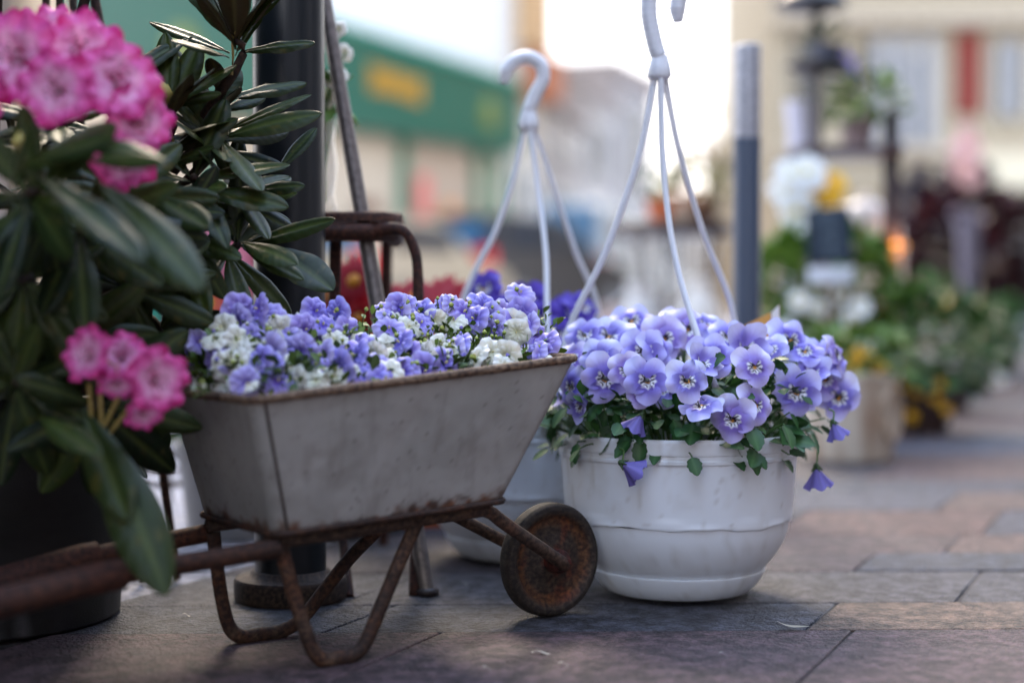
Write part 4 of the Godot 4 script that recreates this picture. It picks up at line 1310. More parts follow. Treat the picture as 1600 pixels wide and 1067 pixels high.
# ---------------------------------------------------------------- pole, leaning rod, table
func poles_and_table():
	var pc := P(452, 470, 1.56); pc.y = 0.004
	var t := thing("dark_post", "thick dark grey metal post on a round base behind the wheelbarrow", "post", pc)
	var b := MB.new(); b.xf = Transform3D(Basis(), pc)
	b.lathe([Vector2(0.0362, 0.02), Vector2(0.0362, 0.3), Vector2(0.0362, 0.6), Vector2(0.0362, 1.2), Vector2(0.0362, 2.4), Vector2(0.0, 2.4)], 48, S(26, 29, 38))
	part("shaft", b, M.paint, t)
	b = MB.new(); b.xf = Transform3D(Basis(), pc)
	b.lathe([Vector2(0.056, 0.0), Vector2(0.0575, 0.004), Vector2(0.0575, 0.019), Vector2(0.0555, 0.0225), Vector2(0.0555, 0.0225), Vector2(0.042, 0.0235), Vector2(0.040, 0.0285), Vector2(0.0365, 0.030)], 48, func(p, an): return S(84, 70, 62).lerp(S(66, 56, 52), nz(p, 40.0) + 0.5))
	part("base_plate", b, M.rust, t)
	# leaning rod, tapered
	var r0 := G(668, 936) + Vector3(0, 0.004, 0)
	var r1 := P(505, -10, 1.70)
	var top := r0 + (r1 - r0) * 1.5
	t = thing("leaning_rod", "grey weathered rod leaning left behind the wheelbarrow", "rod", r0)
	b = MB.new()
	b.tube([r0, r0.lerp(top, 0.2), r0.lerp(top, 0.45), r0.lerp(top, 0.7), top], [0.0082, 0.0088, 0.0085, 0.0078, 0.007], 12, func(p, an): return S(160, 152, 148).lerp(S(126, 116, 112), nz(p, 12.0) + 0.5))
	part("shaft", b, M.metal, t)
	b = MB.new()
	b.tube([r0 + Vector3(0, -0.0003, 0), r0 + Vector3(0, 0.006, 0), r0 + Vector3(0, 0.008, 0)], [0.012, 0.012, 0.008], 12, S(60, 52, 50))
	part("foot", b, M.black_plastic, t)
	# brown table
	var woodc := func(p, an): return S(98, 58, 46).lerp(S(66, 40, 33), clampf(nz(Vector3(p.x, p.y * 3, p.z), 30.0) + 0.5, 0, 1))
	var lg := G(648, 936)
	t = thing("brown_table", "brown bentwood table behind the dark post and the wheelbarrow", "table", Vector3(-0.2, 0, -1.78))
	var ty := 0.392
	b = MB.new()
	var tp := [Vector2(-0.32, -1.64), Vector2(-0.135, -1.625), Vector2(-0.118, -1.66), Vector2(-0.13, -1.86), Vector2(-0.15, -1.92), Vector2(-0.30, -1.93)]
	b.prism(tp, ty, ty + 0.010, S(92, 56, 46), 0.003)
	part("table_top", b, M.rust, t)
	b = MB.new()
	b.tube([Vector3(-0.32, ty - 0.012, -1.645), Vector3(-0.15, ty - 0.012, -1.63), Vector3(-0.13, ty - 0.012, -1.66), Vector3(-0.14, ty - 0.012, -1.85)], 0.010, 8, woodc)
	part("apron", b, M.rust, t)
	b = MB.new()
	b.tube(smooth([Vector3(-0.15, ty - 0.012, -1.635), P(625, 358, 1.62), P(645, 385, 1.62), P(653, 440, 1.62), P(652, 640, 1.61), P(650, 800, 1.60), Vector3(lg.x, 0.004, lg.z)], 5), [0.0085, 0.0082, 0.008, 0.0075, 0.007, 0.0065, 0.006, 0.0056, 0.0056, 0.0056, 0.0056, 0.0056, 0.0056, 0.0056, 0.0056, 0.006, 0.006, 0.006, 0.006, 0.006, 0.006, 0.006, 0.006, 0.006, 0.006, 0.006, 0.006, 0.006, 0.0065, 0.0065, 0.0065], 10, woodc)
	part("leg", b, M.rust, t)
	var l2 := G(546, 938)
	b = MB.new()
	b.tube([Vector3(l2.x, 0.004, l2.z), P(535, 845, 1.62), P(520, 560, 1.64), Vector3(-0.19, ty - 0.002, -1.66)], [0.0048, 0.0052, 0.006, 0.007], 10, woodc)
	part("leg", b, M.rust, t)
	for x in [-0.16, -0.29]:
		b = MB.new()
		b.tube([Vector3(x, 0.004, -1.9), Vector3(x + 0.005, ty - 0.001, -1.9)], [0.006, 0.0075], 10, woodc)
		part("leg", b, M.rust, t)
	# vase of white flowers on the table
	var vb := Vector3(-0.214, ty + 0.0145, -1.72)
	t = thing("glass_vase", "clear glass vase on the brown table beside the dark post", "vase", vb)
	b = MB.new(); b.xf = Transform3D(Basis(), vb)
	b.lathe([Vector2(0.0, 0.0), Vector2(0.018, 0.0), Vector2(0.019, 0.004), Vector2(0.016, 0.02), Vector2(0.020, 0.05), Vector2(0.016, 0.08), Vector2(0.019, 0.105), Vector2(0.017, 0.106), Vector2(0.014, 0.08), Vector2(0.018, 0.05), Vector2(0.014, 0.02), Vector2(0.0, 0.006)], 24, Color.WHITE)
	part("glass", b, M.clear_glass, t)
	rng.seed = 15
	var st := MB.new()
	t = thing("white_bouquet", "white blooms with bright leaves in the glass vase", "flower", vb + Vector3(0, 0.006, 0))
	var wm := bell_mesh(90, S(240, 238, 230), S(232, 226, 190), S(214, 210, 180))
	for k in 7:
		var p := vb + Vector3(rr(-0.012, 0.03), rr(0.12, 0.21), rr(-0.02, 0.02))
		stalk(st, vb + Vector3(rr(-0.006, 0.006), 0.01, rr(-0.006, 0.006)), p, 0.0012, S(88, 130, 50))
		part("flower", wm, M.petal, t, Transform3D(facing(Vector3(rr(-0.5, 0.7), rr(0, 1), 1), rr(0, 6)).scaled(Vector3.ONE * rr(0.010, 0.014)), p))
	part("stems", st, M.soft_leaf, t)
	var lf := MB.new()
	small_leaves(lf, vb + Vector3(0.004, 0.125, 0), Vector3(0.024, 0.02, 0.02), 26, 0.03, S(70, 120, 40), S(116, 156, 60))
	tag(part("foliage", lf, M.soft_leaf, t), "", "", "", "stuff")
	# thin iron stand left of the barrow
	var sc := P(256, 470, 2.15); sc.y = -0.004
	t = thing("iron_stand", "thin rusty iron stand seen between black pot and wheelbarrow", "plant stand", sc)
	var ic := S(70, 54, 44)
	for o in [[0.0, 0.0], [-0.16, -0.05], [0.13, -0.16], [-0.04, -0.2]]:
		b = MB.new()
		var f: Vector3 = sc + Vector3(o[0], 0, o[1])
		b.tube([f, f + Vector3(0, 0.2, 0), f + Vector3(0, 0.40, 0)], 0.0045, 8, ic)
		part("leg", b, M.rust, t)
	for y in [0.052, 0.40]:
		b = MB.new()
		b.tube([sc + Vector3(-0.16, y, -0.05), sc + Vector3(0, y, 0.0), sc + Vector3(0.13, y, -0.16), sc + Vector3(-0.04, y, -0.2), sc + Vector3(-0.16, y, -0.05)], 0.0045, 8, ic)
		part("brace", b, M.rust, t)
	b = MB.new()
	b.tube(smooth([sc + Vector3(-0.06, 0.056, -0.02), sc + Vector3(-0.02, 0.085, -0.005), sc + Vector3(0, 0.11, 0.004)], 4), 0.003, 6, ic)
	b.tube(smooth([sc + Vector3(0.05, 0.056, -0.06), sc + Vector3(0.015, 0.085, -0.02), sc + Vector3(0, 0.11, 0.004)], 4), 0.003, 6, ic)
	part("scroll", b, M.rust, t)

# ---------------------------------------------------------------- rhododendron
func rhodo_leaf(sd: int) -> ArrayMesh:            # along +y, unit length, upper side towards +z
	var b := MB.new()
	var r0 := RandomNumberGenerator.new(); r0.seed = sd
	var droop := r0.randf_range(-0.02, 0.16)
	var fold := r0.randf_range(-0.12, 0.22)
	var wv := r0.randf_range(0.0, 0.010)
	var tw := r0.randf_range(-0.25, 0.25)
	var tone := S(22, 36, 21).lerp(S(56, 70, 27), pow(r0.randf(), 1.6))
	for side in [1, -1]:
		b.grid(44, 8, func(u, w):
			var x: float = (w - 0.5) * 2.0
			var uu: float = clampf((u - 0.07) / 0.93, 0, 1)
			var wd: float = 0.158 * pow(sin(PI * pow(uu, 1.12)), 0.62) * (0.86 + 0.14 * uu) + (0.012 if u < 0.12 else 0.0)
			if uu >= 1.0: wd = 0.0
			var z: float = -droop * u * u + fold * wd * absf(x) + wv * sin(u * 17.0 + x) * absf(x) - 0.25 * wd * pow(absf(x), 4.0)
			var vn: float = sin(u * 62.0 - absf(x) * 8.0)
			z += tw * u * x * wd - (0.0 if side == 1 else 0.0035) + 0.0016 * vn * smoothstep(0.02, 0.1, wd) + 0.012 * smoothstep(0.3, 0.0, absf(x)) * -1.0
			var c: Color
			if side == 1:
				c = tone.lerp(tone * 0.75, absf(x))
				c = c.lerp(tone * 1.7, 0.10 + 0.10 * vn)
				c = c.lerp(S(92, 84, 40), smoothstep(0.25, 0.6, nz(Vector3(x * 0.6, u * 2.0, sd), 2.2)) * 0.5)
				c = c.lerp(S(84, 96, 48), smoothstep(0.10, 0.02, absf(x)) * 0.6)
			else:
				c = S(62, 54, 38).lerp(S(86, 82, 50), smoothstep(0.2, 0.03, absf(x)))
			return [Vector3(x * wd, u, z), c], side == 1)
	return b.mesh()

func rhodo_flower(sd: int) -> ArrayMesh:          # unit radius, looks along +z
	var b := MB.new()
	var r0 := RandomNumberGenerator.new(); r0.seed = sd
	for k in 5:
		var an := PI / 2 + TAU * k / 5.0
		var dr := Vector2(cos(an), sin(an))
		var pr := Vector2(-dr.y, dr.x)
		var ph := r0.randf() * TAU
		b.grid(30, 8, func(u, w):
			var a: float = u * TAU
			var rad: float = w * (1.0 + 0.06 * sin(4.0 * a + ph) + 0.03 * w * sin(11.0 * a + ph))
			var q: Vector2 = dr * (0.56 + cos(a) * 0.50 * rad) + pr * (sin(a) * 0.53 * rad)
			var r: float = q.length()
			var z: float = 0.62 * pow(r, 0.8) - 0.42 * pow(maxf(r - 0.35, 0.0), 1.6) + 0.11 * w * w * sin(5.0 * a + ph) - 0.05 * w * w + 0.01 * k
			var e: float = w * 0.25 + 0.75 * smoothstep(0.15, 1.12, r)
			var st: float = 0.5 + 0.5 * cos(a * 2.0)
			var c := S(242, 172, 214).lerp(S(232, 104, 182), smoothstep(0.2, 0.62, e + 0.1 * nz(Vector3(q.x * 3.0, q.y * 3.0, k), 1.0)))
			c = c.lerp(S(204, 34, 128), smoothstep(0.62, 1.0, e + 0.30 * nz(Vector3(q.x, q.y, k * 3.0 + sd), 2.6)))
			if k == 0 and r < 0.6 and r > 0.15: c = c.lerp(S(130, 50, 80), smoothstep(0.45, 0.7, sin(q.x * 60.0) * sin(q.y * 52.0 + 1.0)) * 0.8)
			return [Vector3(q.x, q.y, z), c], true)
	b.grid(14, 4, func(u, w):
		var a: float = u * TAU
		var r: float = lerpf(0.07, 0.2, w)
		return [Vector3(cos(a) * r, sin(a) * r, -0.38 + 0.62 * w), S(196, 40, 126)])
	for k in 7:
		var a := TAU * k / 7.0
		var e := Vector3(cos(a) * 0.2, sin(a) * 0.2 - 0.08, 0.62 + 0.1 * sin(k * 2.0))
		b.tube([Vector3(0, 0, -0.1), e * 0.6 + Vector3(0, -0.03, 0.0), e], 0.012, 4, S(240, 206, 222))
		b.ball(e, Vector3(0.035, 0.035, 0.03), S(96, 52, 44), 5, 4)
	b.tube([Vector3(0, 0, -0.36), Vector3(0, -0.02, -0.7), Vector3(0, -0.1, -1.1)], 0.035, 5, S(190, 150, 60))
	return b.mesh()

func rhododendron():
	rng.seed = 44
	var pc := Vector3(-0.512, 0.004, -1.47)
	var t := thing("black_pot", "large black plastic nursery pot at the left edge of the picture", "flower pot", pc)
	var b := MB.new(); b.xf = Transform3D(Basis(), pc)
	var dirt := func(p, an): return S(30, 30, 33).lerp(S(120, 118, 122), smoothstep(0.15, 0.5, nz(p + pc, 70.0)) * smoothstep(0.05, 0.01, p.y) * 0.5)
	b.lathe([Vector2(0.0, 0.0), Vector2(0.128, 0.0), Vector2(0.131, 0.004), Vector2(0.134, 0.06), Vector2(0.138, 0.12), Vector2(0.142, 0.185), Vector2(0.142, 0.185), Vector2(0.150, 0.187), Vector2(0.152, 0.215), Vector2(0.149, 0.217), Vector2(0.144, 0.214), Vector2(0.138, 0.17)], 72, dirt)
	part("body", b, M.black_plastic, t)
	b = MB.new(); b.xf = Transform3D(Basis(), pc)
	b.lathe([Vector2(0.0, 0.195), Vector2(0.14, 0.19)], 24, S(40, 33, 27))
	part("soil", b, M.soil, t)
	t = thing("rhododendron", "rhododendron with pink and white blooms and dark glossy leaves in the black pot", "shrub", pc + Vector3(0, 0.19, 0))
	# branches to the leaf whorls; each whorl: [px, py, depth, count, length, spread, tilt towards (x, y, z)]
	var root := pc + Vector3(0.01, 0.19, 0.0)
	var whorls := [
		[368, 62, 1.40, 9, 0.078, 0.55, 0.1, 1.0, 0.2], [262, 168, 1.38, 8, 0.075, 0.7, 0.1, 1.0, 0.3], [352, 150, 1.44, 7, 0.07, 0.9, 0.4, 0.8, 0.2], [345, 215, 1.40, 9, 0.075, 1.2, 0.5, 0.6, 0.4],
		[300, 275, 1.36, 8, 0.08, 1.2, 0.1, 0.6, 0.7], [372, 300, 1.41, 8, 0.07, 1.1, 0.7, 0.5, 0.2], [372, 382, 1.38, 9, 0.075, 1.3, 0.6, 0.3, 0.5], [280, 360, 1.35, 9, 0.08, 1.3, 0.2, 0.2, 0.8],
		[190, 300, 1.28, 9, 0.085, 1.4, 0.1, 0.3, 0.9], [120, 360, 1.22, 9, 0.09, 1.4, 0.0, 0.2, 1.0], [40, 300, 1.15, 8, 0.09, 1.3, -0.1, 0.3, 1.0], [30, 440, 1.2, 9, 0.09, 1.4, 0.0, 0.0, 1.0],
		[200, 450, 1.30, 10, 0.09, 1.4, 0.3, 0.0, 0.8], [110, 540, 1.24, 9, 0.09, 1.4, 0.2, -0.2, 0.9], [20, 600, 1.2, 9, 0.09, 1.4, 0.0, -0.2, 1.0], [150, 640, 1.22, 8, 0.085, 1.4, 0.3, -0.4, 0.8],
		[250, 520, 1.36, 8, 0.08, 1.4, 0.5, -0.3, 0.5], [90, 180, 1.34, 8, 0.085, 1.2, 0.0, 0.8, 0.4], [-40, 200, 1.3, 8, 0.09, 1.3, 0.0, 0.8, 0.4],
		[-180, 60, 1.2, 9, 0.09, 1.4, 0.2, 0.6, 0.7], [-260, 300, 1.15, 9, 0.09, 1.4, 0.3, 0.2, 0.8], [-200, 620, 1.15, 9, 0.09, 1.4, 0.3, 0.0, 0.8], [-330, 480, 1.25, 9, 0.09, 1.4, 0.0, 0.2, 0.8], [-150, -120, 1.3, 9, 0.09, 1.4, 0.2, 0.9, 0.4],  # whorls out of view, left and above, placed to darken the left side
		[0, -140, 1.38, 9, 0.09, 1.4, 0.2, 0.9, 0.4], [160, -120, 1.44, 9, 0.09, 1.4, 0.3, 0.9, 0.3], [-320, -60, 1.3, 9, 0.09, 1.4, -0.2, 0.8, 0.4], [-420, 200, 1.3, 9, 0.09, 1.4, -0.5, 0.5, 0.5],
		[180, 200, 1.42, 8, 0.08, 1.2, 0.2, 0.7, 0.3], [-80, 500, 1.3, 9, 0.09, 1.4, -0.3, 0.0, 0.8], [310, 440, 1.42, 7, 0.07, 1.3, 0.6, 0.0, 0.3],
	]
	var lm := []
	for k in 10: lm.append(rhodo_leaf(k + 3))
	var br := MB.new()
	var bc := func(p, an): return S(74, 56, 42).lerp(S(52, 42, 34), nz(p, 60.0) + 0.5)
	for w in whorls:
		var o := P(w[0], w[1], w[2])
		var ax := Vector3(w[6], w[7], w[8]).normalized()
		var mid := root.lerp(o, 0.5) + Vector3(0, 0.02, 0) - ax * 0.03
		br.tube(smooth([root + rv(0.02) * Vector3(1, 0, 1), mid, o - ax * 0.03, o], 4), [0.008, 0.0075, 0.007, 0.0065, 0.006, 0.0055, 0.005, 0.0048, 0.0045, 0.004, 0.0037, 0.0034, 0.003], 7, bc)
		var ph := rr(0, TAU)
		var bs := facing(ax)
		for k in w[3]:
			var a: float = ph + k * 2.4
			var sp: float = w[5] * rr(0.75, 1.2)
			var dirv: Vector3 = (bs.x * cos(a) + bs.y * sin(a)) * sin(sp) + bs.z * cos(sp)
			dirv = (dirv + Vector3(0, -0.12, 0)).normalized()
			var ln: float = w[4] * rr(0.75, 1.15)
			var oo := o - ax * rr(0.0, 0.018)
			part("leaf", lm[rng.randi() % 10], M.leaf, t, along(oo, oo + dirv * ln, ax * 0.6 + Vector3(0, 0.35, 0.35) + rv(0.2), rr(0.85, 1.15)))
	part("branches", br, M.rust, t)
	# leaves measured one by one: base, tip, depth, depth at tip, width
	var ls := [
		[[355, 60, 345, -10, 1.40, 1.42, 1.0], [372, 50, 440, -20, 1.40, 1.40, 1.1], [358, 90, 274, 50, 1.40, 1.36, 1.25], [358, 82, 232, 25, 1.42, 1.46, 0.7], [372, 82, 485, 52, 1.42, 1.40, 0.75], [300, 58, 200, 100, 1.42, 1.36, 0.8]],
		[[255, 165, 335, 132, 1.40, 1.36, 1.1], [265, 160, 310, 112, 1.41, 1.44, 1.0], [292, 150, 254, 92, 1.44, 1.47, 1.3], [335, 175, 372, 98, 1.43, 1.45, 1.4], [345, 215, 492, 160, 1.40, 1.38, 0.95], [352, 205, 482, 138, 1.43, 1.44, 0.8]],
		[[430, 270, 492, 195, 1.44, 1.46, 0.9], [385, 298, 470, 280, 1.42, 1.40, 1.1], [400, 315, 462, 298, 1.41, 1.40, 1.0], [372, 385, 518, 335, 1.40, 1.36, 0.75], [376, 378, 460, 398, 1.38, 1.34, 1.3], [378, 385, 474, 432, 1.38, 1.36, 1.0], [420, 385, 520, 440, 1.43, 1.40, 1.8]],
		[[370, 372, 335, 305, 1.38, 1.38, 1.6], [262, 300, 350, 285, 1.37, 1.34, 1.4], [250, 262, 330, 225, 1.38, 1.35, 0.9], [240, 250, 358, 172, 1.39, 1.37, 0.8], [250, 330, 345, 322, 1.35, 1.33, 1.2], [240, 305, 322, 345, 1.30, 1.22, 0.9]],
		[[60, 275, 215, 370, 1.10, 1.02, 0.85], [150, 280, 315, 420, 1.12, 1.05, 0.95], [55, 250, 175, 205, 1.12, 1.10, 1.2], [120, 215, 240, 232, 1.12, 1.08, 1.0], [30, 262, 170, 190, 1.16, 1.10, 1.3], [130, 250, 245, 235, 1.10, 1.06, 0.7], [10, 340, 30, 190, 1.05, 1.0, 1.0]],
		[[150, 660, 262, 905, 1.18, 1.10, 0.95], [130, 640, 195, 800, 1.18, 1.12, 1.1], [225, 640, 246, 708, 1.40, 1.36, 1.7], [280, 470, 315, 520, 1.38, 1.36, 1.8], [205, 540, 228, 410, 1.32, 1.30, 1.0], [60, 650, 150, 700, 1.15, 1.10, 1.1], [0, 40, 140, 60, 1.36, 1.34, 1.0], [130, 62, 240, 110, 1.37, 1.36, 1.2]],
	]
	for l in ls:
		for q in l:
			var p0 := P(q[0], q[1], q[4])
			var p1 := P(q[2], q[3], q[5])
			part("leaf", lm[rng.randi() % 10], M.leaf, t, along(p0, p1, Vector3(rr(-0.3, 0.3), 0.75, 0.75), q[6]))
	# filler leaves inside, dark behind everything
	for k in 60:
		var p := P(rr(-60, 290), rr(170, 660), rr(1.30, 1.52))
		var dirv := Vector3(rr(-1, 1), rr(-0.6, 0.6), rr(-0.2, 1)).normalized()
		part("leaf", lm[rng.randi() % 10], M.leaf, t, along(p, p + dirv * rr(0.06, 0.09), Vector3.UP + rv(0.4), rr(1.0, 1.4)))
	# leaf buds
	var bm := bud_mesh(S(196, 178, 96), S(150, 130, 70))
	for q in [[362, 60, 362, 5, 1.40, 0.05], [258, 170, 246, 120, 1.37, 0.04], [262, 168, 262, 130, 1.39, 0.03], [28, 240, 30, 205, 1.12, 0.02], [370, 30, 374, 8, 1.39, 0.03]]:
		var p0 := P(q[0], q[1], q[4])
		var p1 := P(q[2], q[3], q[4])
		part("bud", bm, M.soft_leaf, t, along(p0, p0.lerp(p1, 0.8), Vector3.BACK, 0.7))
	# trusses: [px, py, depth, radius px, facing]
	var fm := []
	for k in 4: fm.append(rhodo_flower(k + 2))
	var fl := [
		[35, 95, 1.17, 66, -0.2, 0.15], [125, 90, 1.19, 60, 0.25, 0.3], [92, 140, 1.15, 52, 0.0, -0.05], [178, 130, 1.18, 56, 0.5, 0.15], [208, 185, 1.19, 50, 0.7, -0.1], [190, 240, 1.20, 48, 0.5, -0.5], [70, 62, 1.22, 50, 0.0, 0.7], [-20, 150, 1.17, 56, -0.5, 0.0],
		[146, 556, 1.17, 44, -0.45, 0.25], [190, 562, 1.20, 40, 0.1, 0.5], [238, 592, 1.17, 50, 0.65, 0.0], [182, 594, 1.15, 30, 0.2, -0.9], [222, 640, 1.17, 30, 0.5, -0.6],
	]
	for q in fl:
		var p := P(q[0], q[1], q[2])
		var dirv := Vector3(sin(q[4]) * cos(q[5]), sin(q[5]), cos(q[4]) * cos(q[5]))
		part("flower", fm[rng.randi() % 4], M.petal, t, Transform3D(facing(dirv, rr(-0.5, 0.5)).scaled(Vector3.ONE * q[3] * (1.12 if q[1] < 300 else 1.02) / F * q[2]), p))
	b = MB.new()
	for q in [[145, 690, 138, 600], [158, 690, 155, 600], [160, 690, 200, 640], [150, 690, 185, 620]]:
		b.tube([P(q[0], q[1], 1.18), P(q[2], q[3], 1.18)], 0.0017, 6, S(160, 140, 74))
	part("flower_stalks", b, M.soft_leaf, t)
	# bare brown canes behind the bush
	rng.seed = 61
	var canes := [[70, -20, 88, 250, "leftmost brown cane rising behind the pink blooms"], [92, -20, 104, 250, "thin brown cane second from the left behind the pink blooms"], [112, -20, 132, 250, "pale grey cane between the brown canes"], [142, -30, 190, 250, "thick brown cane leaning right behind the leaves"]]
	for k in 4:
		var q = canes[k]
		var hi := P(q[0], q[1], 1.58)
		var lo := P(q[2], q[3], 1.58)
		var dn := lo + (lo - hi) * 0.6
		dn = Vector3(lerpf(dn.x, -0.42 + 0.02 * k, 0.5), 0.0, -1.66 - 0.01 * k)
		b = MB.new()
		b.tube(smooth([hi + (hi - lo) * 0.6, hi, lo, dn], 5), 0.0052 if k == 3 else 0.0042, 8, func(p, an): return (S(150, 146, 140) if k == 2 else S(104, 72, 56)).lerp(S(80, 56, 46), clampf(nz(p, 40.0) + 0.4, 0, 1)))
		tag(part("cane", b, M.rust), q[4], "cane", "canes behind the rhododendron")

# ---------------------------------------------------------------- the stall further back
func daisy_mesh(sd: int, c0: Color, c1: Color, eye: Color, petals := 14, round_ := 0.2) -> ArrayMesh:
	var b := MB.new()
	var r0 := RandomNumberGenerator.new(); r0.seed = sd
	for ring in 2:
		for k in petals:
			var a := TAU * (k + 0.5 * ring) / petals + r0.randf_range(-0.08, 0.08)
			var d := Vector3(cos(a), sin(a), 0)
			var s := Vector3(-d.y, d.x, 0)
			var l := r0.randf_range(0.88, 1.05) * (1.0 - 0.15 * ring)
			b.grid(4, 2, func(u, w):
				var x: float = (w - 0.5) * 2.0
				return [d * (0.15 + u * (l - 0.15)) + s * x * round_ * pow(sin(PI * clampf(0.12 + u * 0.8, 0, 1)), 0.7) + Vector3(0, 0, 0.12 * u + 0.06 * ring - 0.14 * u * u), c1.lerp(c0, u)], true)
	b.ball(Vector3(0, 0, 0.06), Vector3(0.26, 0.26, 0.12), eye, 10, 6)
	return b.mesh()

func potted(called: String, label: String, cat: String, at: Vector3, potc: Color, pr: float, ph: float, blooms: Array, me: Mesh, rad: float, leafc: Array, spread: Vector3, leaves: int, lsize: float, cen := Vector3.ZERO, pot_label := "", group := ""):
	var t := thing(called + "_pot", pot_label, "flower pot", at, group)
	var b := MB.new(); b.xf = Transform3D(Basis(), at)
	b.lathe([Vector2(0.0, 0.0), Vector2(pr * 0.72, 0.0), Vector2(pr * 0.74, 0.004), Vector2(pr * 0.93, ph * 0.85), Vector2(pr * 0.93, ph * 0.85), Vector2(pr, ph * 0.86), Vector2(pr, ph), Vector2(pr * 0.93, ph), Vector2(pr * 0.9, ph * 0.9)], 28, potc)
	part("body", b, M.plastic, t)
	b = MB.new(); b.xf = Transform3D(Basis(), at)
	b.lathe([Vector2(0.0, ph * 0.92), Vector2(pr * 0.91, ph * 0.9)], 20, S(46, 37, 30))
	part("soil", b, M.soil, t)
	var p := thing(called, label, cat, at + Vector3(0, ph * 0.92, 0))
	var st := MB.new()
	var n := 0
	for q in blooms:
		var c: Vector3 = q[0]
		stalk(st, at + Vector3(rr(-0.4, 0.4) * pr, ph * 0.9, rr(-0.4, 0.4) * pr), c - Vector3(0, 0, 0.3 * rad), 0.0018, S(70, 104, 48))
		part("flower", me if not (q.size() > 3 and q[3]) else q[3], M.petal, p, Transform3D(facing(q[1], rr(0, 6)).scaled(Vector3.ONE * rad * q[2]), c))
		n += 1
	if blooms.size(): part("stems", st, M.soft_leaf, p)
	var lf := MB.new()
	small_leaves(lf, at + Vector3(0, ph + spread.y * 0.7, 0) + cen, spread, leaves, lsize, leafc[0], leafc[1])
	tag(part("foliage", lf, M.soft_leaf, p), "", "", "", "stuff")

func bl(px, py, d, s := 1.0, e = null) -> Array:
	return [P(px, py, d), Vector3(rr(-0.5, 0.5), rr(0.1, 0.7), 1.0), s * rr(0.9, 1.1), e]

